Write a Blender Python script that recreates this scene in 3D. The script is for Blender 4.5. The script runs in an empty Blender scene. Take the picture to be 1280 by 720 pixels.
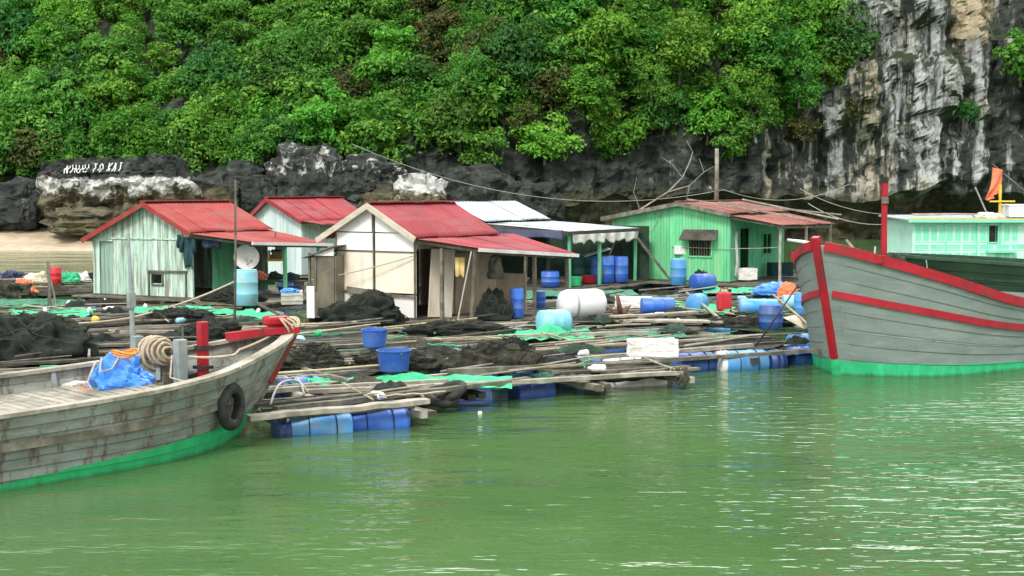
import bpy, bmesh, math, random
import numpy as np
from mathutils import Vector, Matrix, noise

R = math.radians
rnd = random.Random(7)
scene = bpy.context.scene
COL = scene.collection

# ------------------------------------------------------------------ camera
F = 1758.0
PITCH = R(4.07)
CAMZ = 4.0
cam_data = bpy.data.cameras.new("camera")
cam = bpy.data.objects.new("camera", cam_data)
COL.objects.link(cam)
cam.location = (0, 0, CAMZ)
cam.rotation_euler = (R(90) - PITCH, 0, 0)
cam_data.sensor_width = 36
cam_data.lens = F / 1280 * 36
cam_data.clip_start = 0.2
cam_data.clip_end = 2000
scene.camera = cam

# ------------------------------------------------------------------ sky + sun
SUN_EL, SUN_AZ = R(47), R(201)
CLOUD, GLINT_PATCH = 12.0, 100.0          # azimuth measured from +Y towards +X
world = bpy.data.worlds.new("World")
scene.world = world
world.use_nodes = True
nt = world.node_tree
bg = nt.nodes["Background"]
sky = nt.nodes.new("ShaderNodeTexSky")
sky.sky_type = 'NISHITA'
sky.sun_disc = False
sky.sun_elevation = SUN_EL
sky.sun_rotation = SUN_AZ
sky.air_density = 1.0
sky.dust_density = 5.0
sky.ozone_density = 1.0
hs = nt.nodes.new("ShaderNodeHueSaturation")
hs.inputs["Saturation"].default_value = 0.35
nt.links.new(sky.outputs[0], hs.inputs["Color"])
# broken bright overcast over the clear sky, plus an unseen brighter patch added front-right for the water's glints
wtc = nt.nodes.new("ShaderNodeTexCoord")
wn = nt.nodes.new("ShaderNodeTexNoise"); wn.inputs["Scale"].default_value = 2.3; wn.inputs["Detail"].default_value = 5
nt.links.new(wtc.outputs["Generated"], wn.inputs["Vector"])
wr = nt.nodes.new("ShaderNodeMapRange"); wr.clamp = True
nt.links.new(wn.outputs[0], wr.inputs[0])
wr.inputs[1].default_value = .36; wr.inputs[2].default_value = .58
wd = nt.nodes.new("ShaderNodeVectorMath"); wd.operation = 'DOT_PRODUCT'
nt.links.new(wtc.outputs["Generated"], wd.inputs[0])
gd = Vector((math.sin(R(24)) * math.cos(R(40)), math.cos(R(24)) * math.cos(R(40)), math.sin(R(40))))
wd.inputs[1].default_value = gd
wg = nt.nodes.new("ShaderNodeMapRange"); wg.clamp = True; wg.interpolation_type = 'SMOOTHSTEP'
nt.links.new(wd.outputs["Value"], wg.inputs[0])
wg.inputs[1].default_value = .85; wg.inputs[2].default_value = .99
wg.inputs[3].default_value = CLOUD; wg.inputs[4].default_value = GLINT_PATCH
wc = nt.nodes.new("ShaderNodeCombineColor")
for i_ in range(3): nt.links.new(wg.outputs[0], wc.inputs[i_])
wm = nt.nodes.new("ShaderNodeMix"); wm.data_type = 'RGBA'
nt.links.new(wr.outputs[0], wm.inputs[0]); nt.links.new(hs.outputs[0], wm.inputs[6]); nt.links.new(wc.outputs[0], wm.inputs[7])
nt.links.new(wm.outputs[2], bg.inputs["Color"])
bg.inputs["Strength"].default_value = 0.13

sd = bpy.data.lights.new("sun", 'SUN')
sd.energy = 2.4
sd.angle = R(14)
sd.color = (1.0, 0.965, 0.90)
sun = bpy.data.objects.new("sun", sd)
COL.objects.link(sun)
sdir = Vector((math.sin(SUN_AZ) * math.cos(SUN_EL), math.cos(SUN_AZ) * math.cos(SUN_EL), math.sin(SUN_EL)))
sun.rotation_euler = (-sdir).to_track_quat('-Z', 'Y').to_euler()
sun.location = (20, -20, 60)

scene.view_settings.view_transform = 'Standard'
scene.view_settings.look = 'None'
scene.view_settings.exposure = 0.12
scene.view_settings.gamma = 1.0

# ------------------------------------------------------------------ helpers
def ray(px, py):
    cx, cy = (px - 640) / F, (360 - py) / F
    s, c = math.sin(PITCH), math.cos(PITCH)
    return Vector((cx, c + cy * s, -s + cy * c))

def at(px, py, z=0.0):
    d = ray(px, py)
    t = (z - CAMZ) / d.z
    return Vector((d.x * t, d.y * t, z))

def atd(px, py, y):
    d = ray(px, py)
    t = y / d.y
    return Vector((d.x * t, y, CAMZ + d.z * t))

def tag(o, label=None, cat=None, group=None, kind=None):
    if label: o["label"] = label
    if cat: o["category"] = cat
    if group: o["group"] = group
    if kind: o["kind"] = kind
    return o

def thing(name, loc, label, cat, group=None, rz=0.0):
    o = bpy.data.objects.new(name, None)
    o.empty_display_size = 0.2
    COL.objects.link(o)
    o.location = loc
    o.rotation_euler = (0, 0, rz)
    return tag(o, label, cat, group)

class MB:
    """collects shapes and links them as one mesh object"""
    def __init__(s):
        s.v = []; s.f = []; s.m = []; s.cur = 0
    def add(s, vs, fs):
        b = len(s.v)
        s.v += [tuple(x) for x in vs]
        s.f += [tuple(i + b for i in f) for f in fs]
        s.m += [s.cur] * len(fs)
        return s
    def box(s, c, size, rot=None):
        hx, hy, hz = size[0] / 2, size[1] / 2, size[2] / 2
        vs = [Vector((x, y, z)) for x in (-hx, hx) for y in (-hy, hy) for z in (-hz, hz)]
        if rot is not None:
            M = rot if isinstance(rot, Matrix) else Matrix.Rotation(rot, 3, 'Z')
            vs = [M @ v for v in vs]
        c = Vector(c)
        return s.add([v + c for v in vs], [(0, 1, 3, 2), (4, 6, 7, 5), (0, 4, 5, 1), (2, 3, 7, 6), (0, 2, 6, 4), (1, 5, 7, 3)])
    def bar(s, p, q, w, h, up=(0, 0, 1), jit=0.0, n=1):
        p, q = Vector(p), Vector(q)
        d = (q - p)
        if d.length < 1e-6: return s
        d.normalize()
        side = d.cross(Vector(up))
        if side.length < 1e-4: side = d.cross(Vector((1, 0, 0)))
        side.normalize()
        u = side.cross(d).normalized()
        vs, fs = [], []
        for i in range(n + 1):
            t = i / n
            c = p.lerp(q, t)
            if jit:
                c = c + side * rnd.uniform(-jit, jit) + u * rnd.uniform(-jit, jit)
            k = 1 + (rnd.uniform(-.08, .08) if jit else 0)
            for a, b in ((-1, -1), (1, -1), (1, 1), (-1, 1)):
                vs.append(c + side * a * w / 2 * k + u * b * h / 2 * k)
        for i in range(n):
            b = i * 4
            for j in range(4):
                fs.append((b + j, b + (j + 1) % 4, b + 4 + (j + 1) % 4, b + 4 + j))
        fs.append((3, 2, 1, 0)); e = n * 4
        fs.append((e, e + 1, e + 2, e + 3))
        return s.add(vs, fs)
    def tube(s, pts, r, n=8, cap=True):
        pts = [Vector(p) for p in pts]
        m = len(pts)
        rs = r if isinstance(r, (list, tuple)) else [r] * m
        vs, fs = [], []
        ref = None
        for i, p in enumerate(pts):
            d = (pts[min(i + 1, m - 1)] - pts[max(i - 1, 0)])
            if d.length < 1e-9: d = Vector((0, 0, 1))
            d.normalize()
            if ref is None:
                ref = d.cross(Vector((0, 0, 1)))
                if ref.length < 0.05: ref = d.cross(Vector((1, 0, 0)))
            a = (ref - d * ref.dot(d))
            if a.length < 1e-5: a = d.orthogonal()
            a.normalize(); ref = a
            b = d.cross(a)
            for k in range(n):
                t = 2 * math.pi * k / n
                vs.append(p + (a * math.cos(t) + b * math.sin(t)) * rs[i])
        for i in range(m - 1):
            for k in range(n):
                fs.append((i * n + k, i * n + (k + 1) % n, (i + 1) * n + (k + 1) % n, (i + 1) * n + k))
        if cap:
            fs.append(tuple(range(n - 1, -1, -1)))
            fs.append(tuple((m - 1) * n + k for k in range(n)))
        return s.add(vs, fs)
    def lathe(s, prof, M=None, n=20):
        """prof: (r,z) list; revolved about local z, then transformed by M"""
        M = M or Matrix.Identity(4)
        vs, fs = [], []
        for r_, z in prof:
            for k in range(n):
                t = 2 * math.pi * k / n
                vs.append(M @ Vector((r_ * math.cos(t), r_ * math.sin(t), z)))
        m = len(prof)
        for i in range(m - 1):
            for k in range(n):
                fs.append((i * n + k, i * n + (k + 1) % n, (i + 1) * n + (k + 1) % n, (i + 1) * n + k))
        if prof[0][0] > 1e-4: fs.append(tuple(range(n - 1, -1, -1)))
        if prof[-1][0] > 1e-4: fs.append(tuple((m - 1) * n + k for k in range(n)))
        return s.add(vs, fs)
    def grid(s, fn, nu, nv):
        vs = [fn(i / nu, j / nv) for j in range(nv + 1) for i in range(nu + 1)]
        w = nu + 1
        fs = [(j * w + i, j * w + i + 1, (j + 1) * w + i + 1, (j + 1) * w + i) for j in range(nv) for i in range(nu)]
        return s.add(vs, fs)
    def slab(s, pts, th, down=True):
        """thick sheet from a planar-ish polygon"""
        pts = [Vector(p) for p in pts]
        nrm = (pts[1] - pts[0]).cross(pts[2] - pts[0]).normalized()
        if nrm.z < 0: pts = pts[::-1]; nrm = -nrm
        lo = [p - nrm * th for p in pts]
        k = len(pts)
        fs = [tuple(range(k)), tuple(range(2 * k - 1, k - 1, -1))]
        for i in range(k):
            j = (i + 1) % k
            fs.append((i, k + i, k + j, j))
        return s.add(pts + lo, fs)
    def build(s, name, mat, parent=None, smooth=False, loc=None, bevel=0.0, solid=0.0):
        me = bpy.data.meshes.new(name)
        vs = s.v
        if loc is not None:
            L = Vector(loc); vs = [Vector(v) - L for v in vs]
        me.from_pydata([tuple(v) for v in vs], [], s.f)
        mats = mat if isinstance(mat, (list, tuple)) else [mat]
        for m_ in mats: me.materials.append(m_)
        if len(mats) > 1: me.polygons.foreach_set("material_index", s.m)
        if smooth: me.polygons.foreach_set("use_smooth", [True] * len(me.polygons))
        bm = bmesh.new(); bm.from_mesh(me)
        bmesh.ops.recalc_face_normals(bm, faces=bm.faces)
        bm.to_mesh(me); bm.free()
        me.update()
        o = bpy.data.objects.new(name, me)
        COL.objects.link(o)
        if loc is not None: o.location = loc
        if parent is not None: o.parent = parent
        if bevel:
            b = o.modifiers.new("bevel", 'BEVEL'); b.width = bevel; b.segments = 2; b.limit_method = 'ANGLE'
        if solid:
            b = o.modifiers.new("solid", 'SOLIDIFY'); b.thickness = solid; b.offset = 0
        return o

# ------------------------------------------------------------------ materials
def newmat(name):
    m = bpy.data.materials.new(name)
    m.use_nodes = True
    return m, m.node_tree, m.node_tree.nodes["Principled BSDF"]

def ramp(nt, pos):
    r_ = nt.nodes.new("ShaderNodeValToRGB")
    e = r_.color_ramp.elements
    e[0].position, e[0].color = pos[0][0], (*pos[0][1], 1)
    e[1].position, e[1].color = pos[-1][0], (*pos[-1][1], 1)
    for p, c in pos[1:-1]:
        x = e.new(p); x.color = (*c, 1)
    return r_

def noise_node(nt, coord, scale, stretch=(1, 1, 1), detail=5, rough=.6, loc=(0, 0, 0)):
    mp = nt.nodes.new("ShaderNodeMapping")
    mp.inputs["Scale"].default_value = stretch
    mp.inputs["Location"].default_value = loc
    nt.links.new(coord, mp.inputs["Vector"])
    n = nt.nodes.new("ShaderNodeTexNoise")
    n.inputs["Scale"].default_value = scale
    n.inputs["Detail"].default_value = detail
    n.inputs["Roughness"].default_value = rough
    nt.links.new(mp.outputs[0], n.inputs["Vector"])
    return n

def mixc(nt, fac, a, b, blend='MIX'):
    m = nt.nodes.new("ShaderNodeMix"); m.data_type = 'RGBA'; m.blend_type = blend
    for sock, val in ((m.inputs[0], fac), (m.inputs[6], a), (m.inputs[7], b)):
        if hasattr(val, "is_output"): nt.links.new(val, sock)
        elif isinstance(val, (int, float)): sock.default_value = val
        else: sock.default_value = (*val, 1)
    return m.outputs[2]

def math_n(nt, op, a, b=None, clamp=False):
    m = nt.nodes.new("ShaderNodeMath"); m.operation = op; m.use_clamp = clamp
    for i, val in enumerate((a, b)):
        if val is None: continue
        if hasattr(val, "is_output"): nt.links.new(val, m.inputs[i])
        else: m.inputs[i].default_value = val
    return m.outputs[0]

def worn(name, c1, c2, scale=3, stretch=(1, 1, 1), dirt=None, dirt_amt=.5, dirt_scale=1.2, dirt_stretch=(1, 1, 1),
         rough=.75, bump=.15, bump_scale=None, var=0.0, isl=0.0, metal=0.0, lo=.38, hi=.62, dlo=None, dist=.02):
    """two-tone weathered surface with optional dirt / rust patches, in object coordinates"""
    m, nt, b = newmat(name)
    tc = nt.nodes.new("ShaderNodeTexCoord")
    co = tc.outputs["Object"]
    oi = nt.nodes.new("ShaderNodeObjectInfo")
    addv = nt.nodes.new("ShaderNodeVectorMath"); addv.operation = 'ADD'
    nt.links.new(co, addv.inputs[0])
    sc = nt.nodes.new("ShaderNodeVectorMath"); sc.operation = 'SCALE'
    sc.inputs[0].default_value = (31, 17, 23)
    nt.links.new(oi.outputs["Random"], sc.inputs["Scale"])
    nt.links.new(sc.outputs[0], addv.inputs[1])
    co = addv.outputs[0]
    n = noise_node(nt, co, scale, stretch)
    r_ = ramp(nt, [(lo, c1), (hi, c2)])
    nt.links.new(n.outputs[0], r_.inputs[0])
    col = r_.outputs[0]
    if dirt:
        n2 = noise_node(nt, co, dirt_scale, dirt_stretch, 7, .68, (5, 3, 1))
        p = dlo if dlo is not None else .5
        r2 = ramp(nt, [(p, (0, 0, 0)), (min(p + .14, .99), (1, 1, 1))])
        nt.links.new(n2.outputs[0], r2.inputs[0])
        f = math_n(nt, 'MULTIPLY', r2.outputs[0], dirt_amt)
        col = mixc(nt, f, col, dirt)
    if var:
        h = nt.nodes.new("ShaderNodeHueSaturation")
        mr = nt.nodes.new("ShaderNodeMapRange")
        mr.inputs[3].default_value = 1 - var; mr.inputs[4].default_value = 1 + var
        nt.links.new(oi.outputs["Random"], mr.inputs[0])
        nt.links.new(mr.outputs[0], h.inputs["Value"])
        nt.links.new(col, h.inputs["Color"])
        col = h.outputs[0]
    if isl:
        gi = nt.nodes.new("ShaderNodeNewGeometry")
        h2 = nt.nodes.new("ShaderNodeHueSaturation")
        mi = nt.nodes.new("ShaderNodeMapRange")
        mi.inputs[3].default_value = 1 - isl; mi.inputs[4].default_value = 1 + isl * .6
        nt.links.new(gi.outputs["Random Per Island"], mi.inputs[0])
        nt.links.new(mi.outputs[0], h2.inputs["Value"])
        nt.links.new(col, h2.inputs["Color"])
        col = h2.outputs[0]
    nt.links.new(col, b.inputs["Base Color"])
    b.inputs["Roughness"].default_value = rough
    b.inputs["Metallic"].default_value = metal
    if bump:
        nb = noise_node(nt, co, bump_scale or scale * 2.5, stretch, 6, .6)
        bp = nt.nodes.new("ShaderNodeBump")
        bp.inputs["Strength"].default_value = bump
        bp.inputs["Distance"].default_value = dist
        nt.links.new(nb.outputs[0], bp.inputs["Height"])
        nt.links.new(bp.outputs[0], b.inputs["Normal"])
    return m

# ------------------------------------------------------------------ water
def water_mat():
    m, nt, b = newmat("green_sea_water")
    geo = nt.nodes.new("ShaderNodeNewGeometry")
    co = geo.outputs["Position"]
    n0 = noise_node(nt, co, .12, (1, 1, 1), 3)
    r_ = ramp(nt, [(.35, (.052, .112, .038)), (.65, (.082, .156, .056))])
    nt.links.new(n0.outputs[0], r_.inputs[0])
    nt.links.new(r_.outputs[0], b.inputs["Base Color"])
    b.inputs["Roughness"].default_value = .04
    b.inputs["IOR"].default_value = 1.33
    n1 = noise_node(nt, co, 1.0, (.55, 1.7, 1), 4, .55)      # small ripples
    n2 = noise_node(nt, co, 1.0, (.16, .42, 1), 2, .5)       # slow swell
    n3 = noise_node(nt, co, 1.0, (1.5, 4.2, 1), 2.5, .55)       # wind chop in the breeze patch
    patch = noise_node(nt, co, .16, (1, 1, 1), 2, .5, (3.1, 9.2, 0))
    sep = nt.nodes.new("ShaderNodeSeparateXYZ"); nt.links.new(co, sep.inputs[0])
    mr = nt.nodes.new("ShaderNodeMapRange"); mr.clamp = True
    nt.links.new(sep.outputs[0], mr.inputs[0])
    mr.inputs[1].default_value = 1.5; mr.inputs[2].default_value = 9.5
    rp = ramp(nt, [(.38, (.25, .25, .25)), (.62, (1, 1, 1))]); nt.links.new(patch.outputs[0], rp.inputs[0])
    breeze = math_n(nt, 'MULTIPLY', mr.outputs[0], rp.outputs[0])
    amp3 = math_n(nt, 'ADD', math_n(nt, 'MULTIPLY', breeze, WAVE3), .016)
    h = math_n(nt, 'ADD', math_n(nt, 'MULTIPLY', n1.outputs[0], WAVE1), math_n(nt, 'MULTIPLY', n2.outputs[0], WAVE2))
    h = math_n(nt, 'ADD', h, math_n(nt, 'MULTIPLY', n3.outputs[0], amp3))
    bp = nt.nodes.new("ShaderNodeBump")
    bp.inputs["Strength"].default_value = 1.0
    bp.inputs["Distance"].default_value = 1.0
    nt.links.new(h, bp.inputs["Height"])
    nt.links.new(bp.outputs[0], b.inputs["Normal"])
    return m
WAVE1, WAVE2, WAVE3 = .048, .11, .135
wb = MB()
wb.add([(-400, -60, 0), (400, -60, 0), (400, 320, 0), (-400, 320, 0)], [(0, 1, 2, 3)])
tag(wb.build("sea_water", water_mat()), kind="structure")

# ------------------------------------------------------------------ hillside and cliff
def lerp_tab(x, tab):
    if x <= tab[0][0]: return tab[0][1]
    for (a, va), (b, vb) in zip(tab, tab[1:]):
        if x <= b:
            t = (x - a) / (b - a); t = t * t * (3 - 2 * t)
            return va + (vb - va) * t
    return tab[-1][1]
ROCK_H = [(-60, 4.0), (-36, 4.8), (-26, 5.6), (-19, 5.6), (-15, 7.2), (-10, 6.4), (-6, 8.5), (-2, 11.5), (4, 13), (10, 14), (15, 14), (20, 19), (24, 27), (36, 29), (60, 30)]
TOE = [(-60, 97), (-38, 98), (-26, 97), (-14, 98), (0, 101), (12, 105), (24, 108), (40, 106), (60, 104)]
TALL = [(-60, 0), (-12, 0.0), (-4, .35), (6, .7), (20, 1), (60, 1)]
def fb(x, y, z, o=4): return noise.fractal(Vector((x, y, z)), .9, 2.0, o)
def hill_point(x, s):
    """s in 0..1 climbs the face; returns the surface point"""
    H, y0, tall = lerp_tab(x, ROCK_H), lerp_tab(x, TOE), lerp_tab(x, TALL)
    H += 1.2 * noise.noise(Vector((x * .21, 4.2, 0)))
    nz = 2.0 + 1.5 * tall + 1.3 * noise.noise(Vector((x * .17, 9.1, 0))) + .6 * noise.noise(Vector((x * .6, 2.1, 0)))
    und = .55 + .9 * noise.noise(Vector((x * .13, 6.6, 0)))  # the undercut comes and goes
    nz = max(nz, 1.2)
    #                                     # height of the tidal notch
    if s < .12:                                               # notch: back under the overhang
        t = s / .12
        z = -1 + t * (nz + 1)
        dy = max(.1, und + .3) * (1.0 + 2.4 * tall) * math.sin(min(1, t * 1.05) * math.pi) ** .6
    elif s < .6:
        t = (s - .12) / .48
        z = nz + t * (H - nz)
        dy = -.7 * (1 - t) ** 3 + t * (1.4 + 1.6 * (1 - tall)) 
    else:
        t = (s - .6) / .4
        z = H + t * (64 - H)
        dy = (3.0 - 1.6 * tall) + t * (64 - H) * (.85 - .25 * tall)
    rib = fb(x * .42, z * .06, 3.1)                            # vertical ribs and runnels
    rib2 = fb(x * 1.3, z * .16, 8.7)
    lump = fb(x * .22, z * .28, 1.7)
    crag = noise.turbulence(Vector((x * .75, z * .75, 5.5)), 4, False)
    k = 1.0 if s > .12 else .8
    dy += k * (-1.6 * lump - (1.0 + .6 * tall) * rib - .45 * rib2 - .8 * (crag - .5))
    if s > .6: dy += 3.0 * fb(x * .07, z * .07, 11) * min(1, (s - .6) * 8)
    return Vector((x + .35 * fb(x * .5, z * .5, 21), y0 + dy, z))
def build_hill():
    nu, nv = 620, 230
    svals = [j / nv for j in range(nv + 1)]
    mb = MB()
    mb.grid(lambda u, v: hill_point(-75 + 150 * u, v), nu, nv)
    m, nt, b = newmat("streaked_limestone_and_soil")
    geo = nt.nodes.new("ShaderNodeNewGeometry")
    co = geo.outputs["Position"]
    sep = nt.nodes.new("ShaderNodeSeparateXYZ"); nt.links.new(co, sep.inputs[0])
    base = noise_node(nt, co, .9, (1, 1, 1.2), 8, .7)
    r0 = ramp(nt, [(.36, (.012, .016, .014)), (.54, (.038, .048, .040)), (.64, (.085, .10, .080)), (.74, (.20, .22, .19))])
    nt.links.new(base.outputs[0], r0.inputs[0])
    # pale vertical drip streaks, stronger on the tall cliff at the right
    st = noise_node(nt, co, 1.05, (1, .5, .055), 7, .62)
    xr = nt.nodes.new("ShaderNodeMapRange"); xr.clamp = True
    nt.links.new(sep.outputs[0], xr.inputs[0])
    xr.inputs[1].default_value = 13; xr.inputs[2].default_value = 27
    xr.inputs[3].default_value = -.02; xr.inputs[4].default_value = .17
    xf = nt.nodes.new('ShaderNodeMapRange'); xf.clamp = True
    nt.links.new(sep.outputs[0], xf.inputs[0])
    xf.inputs[1].default_value = 32; xf.inputs[2].default_value = 35.5; xf.inputs[3].default_value = 0; xf.inputs[4].default_value = -.12
    sv = math_n(nt, 'ADD', math_n(nt, 'ADD', st.outputs[0], xr.outputs[0]), xf.outputs[0])
    r1 = ramp(nt, [(.60, (0, 0, 0)), (.67, (.85, .85, .85))]); nt.links.new(sv, r1.inputs[0])
    brk = noise_node(nt, co, 1.1, (1, 1, .6), 5, .7, (9, 2, 4))
    r2 = ramp(nt, [(.36, (.1, .1, .1)), (.52, (1, 1, 1))]); nt.links.new(brk.outputs[0], r2.inputs[0])
    stf = math_n(nt, 'MULTIPLY', r1.outputs[0], r2.outputs[0])
    tint = noise_node(nt, co, .25, (1, 1, .25), 3, .5, (1, 7, 2))
    r3 = ramp(nt, [(.46, (.56, .60, .58)), (.66, (.58, .51, .37))]); nt.links.new(tint.outputs[0], r3.inputs[0])
    col = mixc(nt, stf, r0.outputs[0], r3.outputs[0])
    # warm bare patch where a slab fell away, high on the cliff
    tp = nt.nodes.new("ShaderNodeVectorMath"); tp.operation = 'DISTANCE'
    mpx = nt.nodes.new("ShaderNodeVectorMath"); mpx.operation = 'MULTIPLY'; mpx.inputs[1].default_value = (1, 0, .42)
    nt.links.new(co, mpx.inputs[0]); nt.links.new(mpx.outputs[0], tp.inputs[0]); tp.inputs[1].default_value = (34.6, 0, 18.6 * .42)
    tr_ = nt.nodes.new("ShaderNodeMapRange"); tr_.clamp = True
    nt.links.new(math_n(nt, 'ADD', tp.outputs["Value"], math_n(nt, 'MULTIPLY', brk.outputs[0], 3.0)), tr_.inputs[0])
    tr_.inputs[1].default_value = 3.3; tr_.inputs[2].default_value = 2.5
    col = mixc(nt, tr_.outputs[0], col, (.50, .42, .28))
    # tidal band: olive brown weed below 3.5 m
    zr = nt.nodes.new("ShaderNodeMapRange"); zr.clamp = True
    wob = math_n(nt, 'ADD', sep.outputs[2], math_n(nt, 'MULTIPLY', base.outputs[0], 1.6))
    nt.links.new(wob, zr.inputs[0])
    zr.inputs[1].default_value = 5.0; zr.inputs[2].default_value = 3.6
    tb = noise_node(nt, co, 1.6, (.5, 1, 1.5), 6, .65)
    r4 = ramp(nt, [(.35, (.028, .032, .018)), (.66, (.125, .115, .058))]); nt.links.new(tb.outputs[0], r4.inputs[0])
    col = mixc(nt, zr.outputs[0], col, r4.outputs[0])
    # mossy soil where the surface leans back
    sn = nt.nodes.new("ShaderNodeSeparateXYZ"); nt.links.new(geo.outputs["True Normal"], sn.inputs[0])
    mo = math_n(nt, 'ADD', math_n(nt, 'ABSOLUTE', sn.outputs[2]), math_n(nt, 'MULTIPLY', brk.outputs[0], .5))
    r5 = ramp(nt, [(.80, (0, 0, 0)), (1.0, (1, 1, 1))]); nt.links.new(mo, r5.inputs[0])
    zm = nt.nodes.new("ShaderNodeMapRange"); zm.clamp = True
    nt.links.new(sep.outputs[2], zm.inputs[0]); zm.inputs[1].default_value = 5; zm.inputs[2].default_value = 9
    col = mixc(nt, math_n(nt, 'MULTIPLY', r5.outputs[0], zm.outputs[0]), col, (.035, .055, .018))
    nt.links.new(col, b.inputs["Base Color"])
    b.inputs["Roughness"].default_value = .85
    nb = noise_node(nt, co, 2.2, (1, 1, .6), 8, .7)
    bp = nt.nodes.new("ShaderNodeBump"); bp.inputs["Strength"].default_value = .9; bp.inputs["Distance"].default_value = .35
    nt.links.new(nb.outputs[0], bp.inputs["Height"]); nt.links.new(bp.outputs[0], b.inputs["Normal"])
    o = mb.build("hillside_terrain", m, smooth=False)
    tag(o, kind="structure")
    return o
build_hill()

# beach at the left
def beach_pt(u, v):
    x = -75 + 62 * u
    edge = 94.0 + 3.5 * max(0, (x + 30) / 14) ** 2 * .5 + .8 * noise.noise(Vector((x * .2, 0, 0)))
    y = edge - 6 + v * 20
    z = -.35 + (y - (edge - 6)) * .19 + .12 * fb(x * .4, y * .4, 0)
    return Vector((x, y, z))
sand = worn("pale_sand", (.46, .37, .25), (.58, .49, .35), 1.2, dirt=(.30, .22, .12), dirt_amt=.6, dirt_scale=.5, dirt_stretch=(.3, 2, 1), rough=.9, bump=.3, dlo=.52, dist=.05)
bb = MB(); bb.grid(beach_pt, 90, 36)
tag(bb.build("beach_sand", sand, smooth=True), kind="structure")
# ------------------------------------------------------------------ foliage
def leaf_mat(name, c1, c2, c3):
    m, nt, b = newmat(name)
    at_ = nt.nodes.new("ShaderNodeAttribute"); at_.attribute_name = "tint"
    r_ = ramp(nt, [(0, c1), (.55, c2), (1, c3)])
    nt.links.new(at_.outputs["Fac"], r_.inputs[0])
    oi = nt.nodes.new("ShaderNodeObjectInfo")
    h = nt.nodes.new("ShaderNodeHueSaturation")
    mr = nt.nodes.new("ShaderNodeMapRange"); mr.inputs[3].default_value = .485; mr.inputs[4].default_value = .52
    nt.links.new(oi.outputs["Random"], mr.inputs[0]); nt.links.new(mr.outputs[0], h.inputs["Hue"])
    mr2 = nt.nodes.new("ShaderNodeMapRange"); mr2.inputs[3].default_value = .75; mr2.inputs[4].default_value = 1.2
    w = nt.nodes.new("ShaderNodeMath"); w.operation = 'FRACT'
    nt.links.new(math_n(nt, 'MULTIPLY', oi.outputs["Random"], 7.31), w.inputs[0])
    nt.links.new(w.outputs[0], mr2.inputs[0]); nt.links.new(mr2.outputs[0], h.inputs["Value"])
    nt.links.new(r_.outputs[0], h.inputs["Color"])
    nt.links.new(h.outputs[0], b.inputs["Base Color"])
    b.inputs["Roughness"].default_value = .55
    b.inputs["Specular IOR Level"].default_value = .35
    tr = nt.nodes.new("ShaderNodeBsdfTranslucent")
    nt.links.new(h.outputs[0], tr.inputs["Color"])
    mx = nt.nodes.new("ShaderNodeMixShader"); mx.inputs[0].default_value = .38
    out = nt.nodes["Material Output"]
    nt.links.new(b.outputs[0], mx.inputs[1]); nt.links.new(tr.outputs[0], mx.inputs[2]); nt.links.new(mx.outputs[0], out.inputs["Surface"])
    return m
LEAF = {
 'bright': leaf_mat("bright_green_leaves", (.085, .27, .022), (.155, .41, .038), (.27, .53, .075)),
 'mid':    leaf_mat("mid_green_leaves", (.065, .215, .024), (.120, .33, .038), (.22, .45, .068)),
 'dark':   leaf_mat("dark_green_leaves", (.040, .15, .030), (.075, .235, .042), (.14, .32, .060)),
 'olive':  leaf_mat("olive_brown_leaves", (.050, .070, .018), (.105, .125, .032), (.19, .18, .055)),
}
bark = worn("grey_bark", (.10, .085, .06), (.22, .19, .15), 6, (1, 1, .3), bump=.4)

npr = np.random.RandomState(11)
def crown_arrays(Rr, flat, nclump, nleaf, size, droop=0.0, seed=0):
    """leaf quads gathered in clumps over an uneven dome -> verts (n,4,3), tint (n)"""
    g = np.random.RandomState(seed)
    V, T = [], []
    for c in range(nclump):
        d = g.normal(size=3); d /= np.linalg.norm(d)
        if d[1] > .3: d[1] *= -1 if g.rand() < .6 else 1
        rr = Rr * g.uniform(.35, 1.0)
        cc = d * rr * np.array([1, 1, flat]) + np.array([0, 0, Rr * .1])
        cr = Rr * g.uniform(.22, .42)
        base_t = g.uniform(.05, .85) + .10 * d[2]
        n = int(nleaf / nclump * g.uniform(.6, 1.4))
        dirs = g.normal(size=(n, 3)); dirs /= np.linalg.norm(dirs, axis=1)[:, None]
        dirs[:, 2] = np.where(dirs[:, 2] < -.45, -dirs[:, 2] * .7, dirs[:, 2])
        rad = cr * g.uniform(.45, 1.05, size=n) ** .6
        ctr = cc + dirs * rad[:, None] * np.array([1.0, 1.0, .95])
        ctr[:, 2] -= droop * rad
        nrm = dirs * .8 + g.normal(size=(n, 3)) * .45 + np.array([0, -.22, .45])
        nrm /= np.linalg.norm(nrm, axis=1)[:, None]
        a = np.cross(nrm, g.normal(size=(n, 3))); a /= np.linalg.norm(a, axis=1)[:, None]
        b = np.cross(nrm, a)
        s = size * g.uniform(.55, 1.35, size=n)[:, None]
        q = np.stack([ctr - a * s, ctr - b * s * .45 + nrm * s * .12, ctr + a * s - nrm * s * .25, ctr + b * s * .45 + nrm * s * .12], axis=1)
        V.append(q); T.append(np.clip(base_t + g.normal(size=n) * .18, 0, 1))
    return np.concatenate(V), np.concatenate(T)

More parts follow.
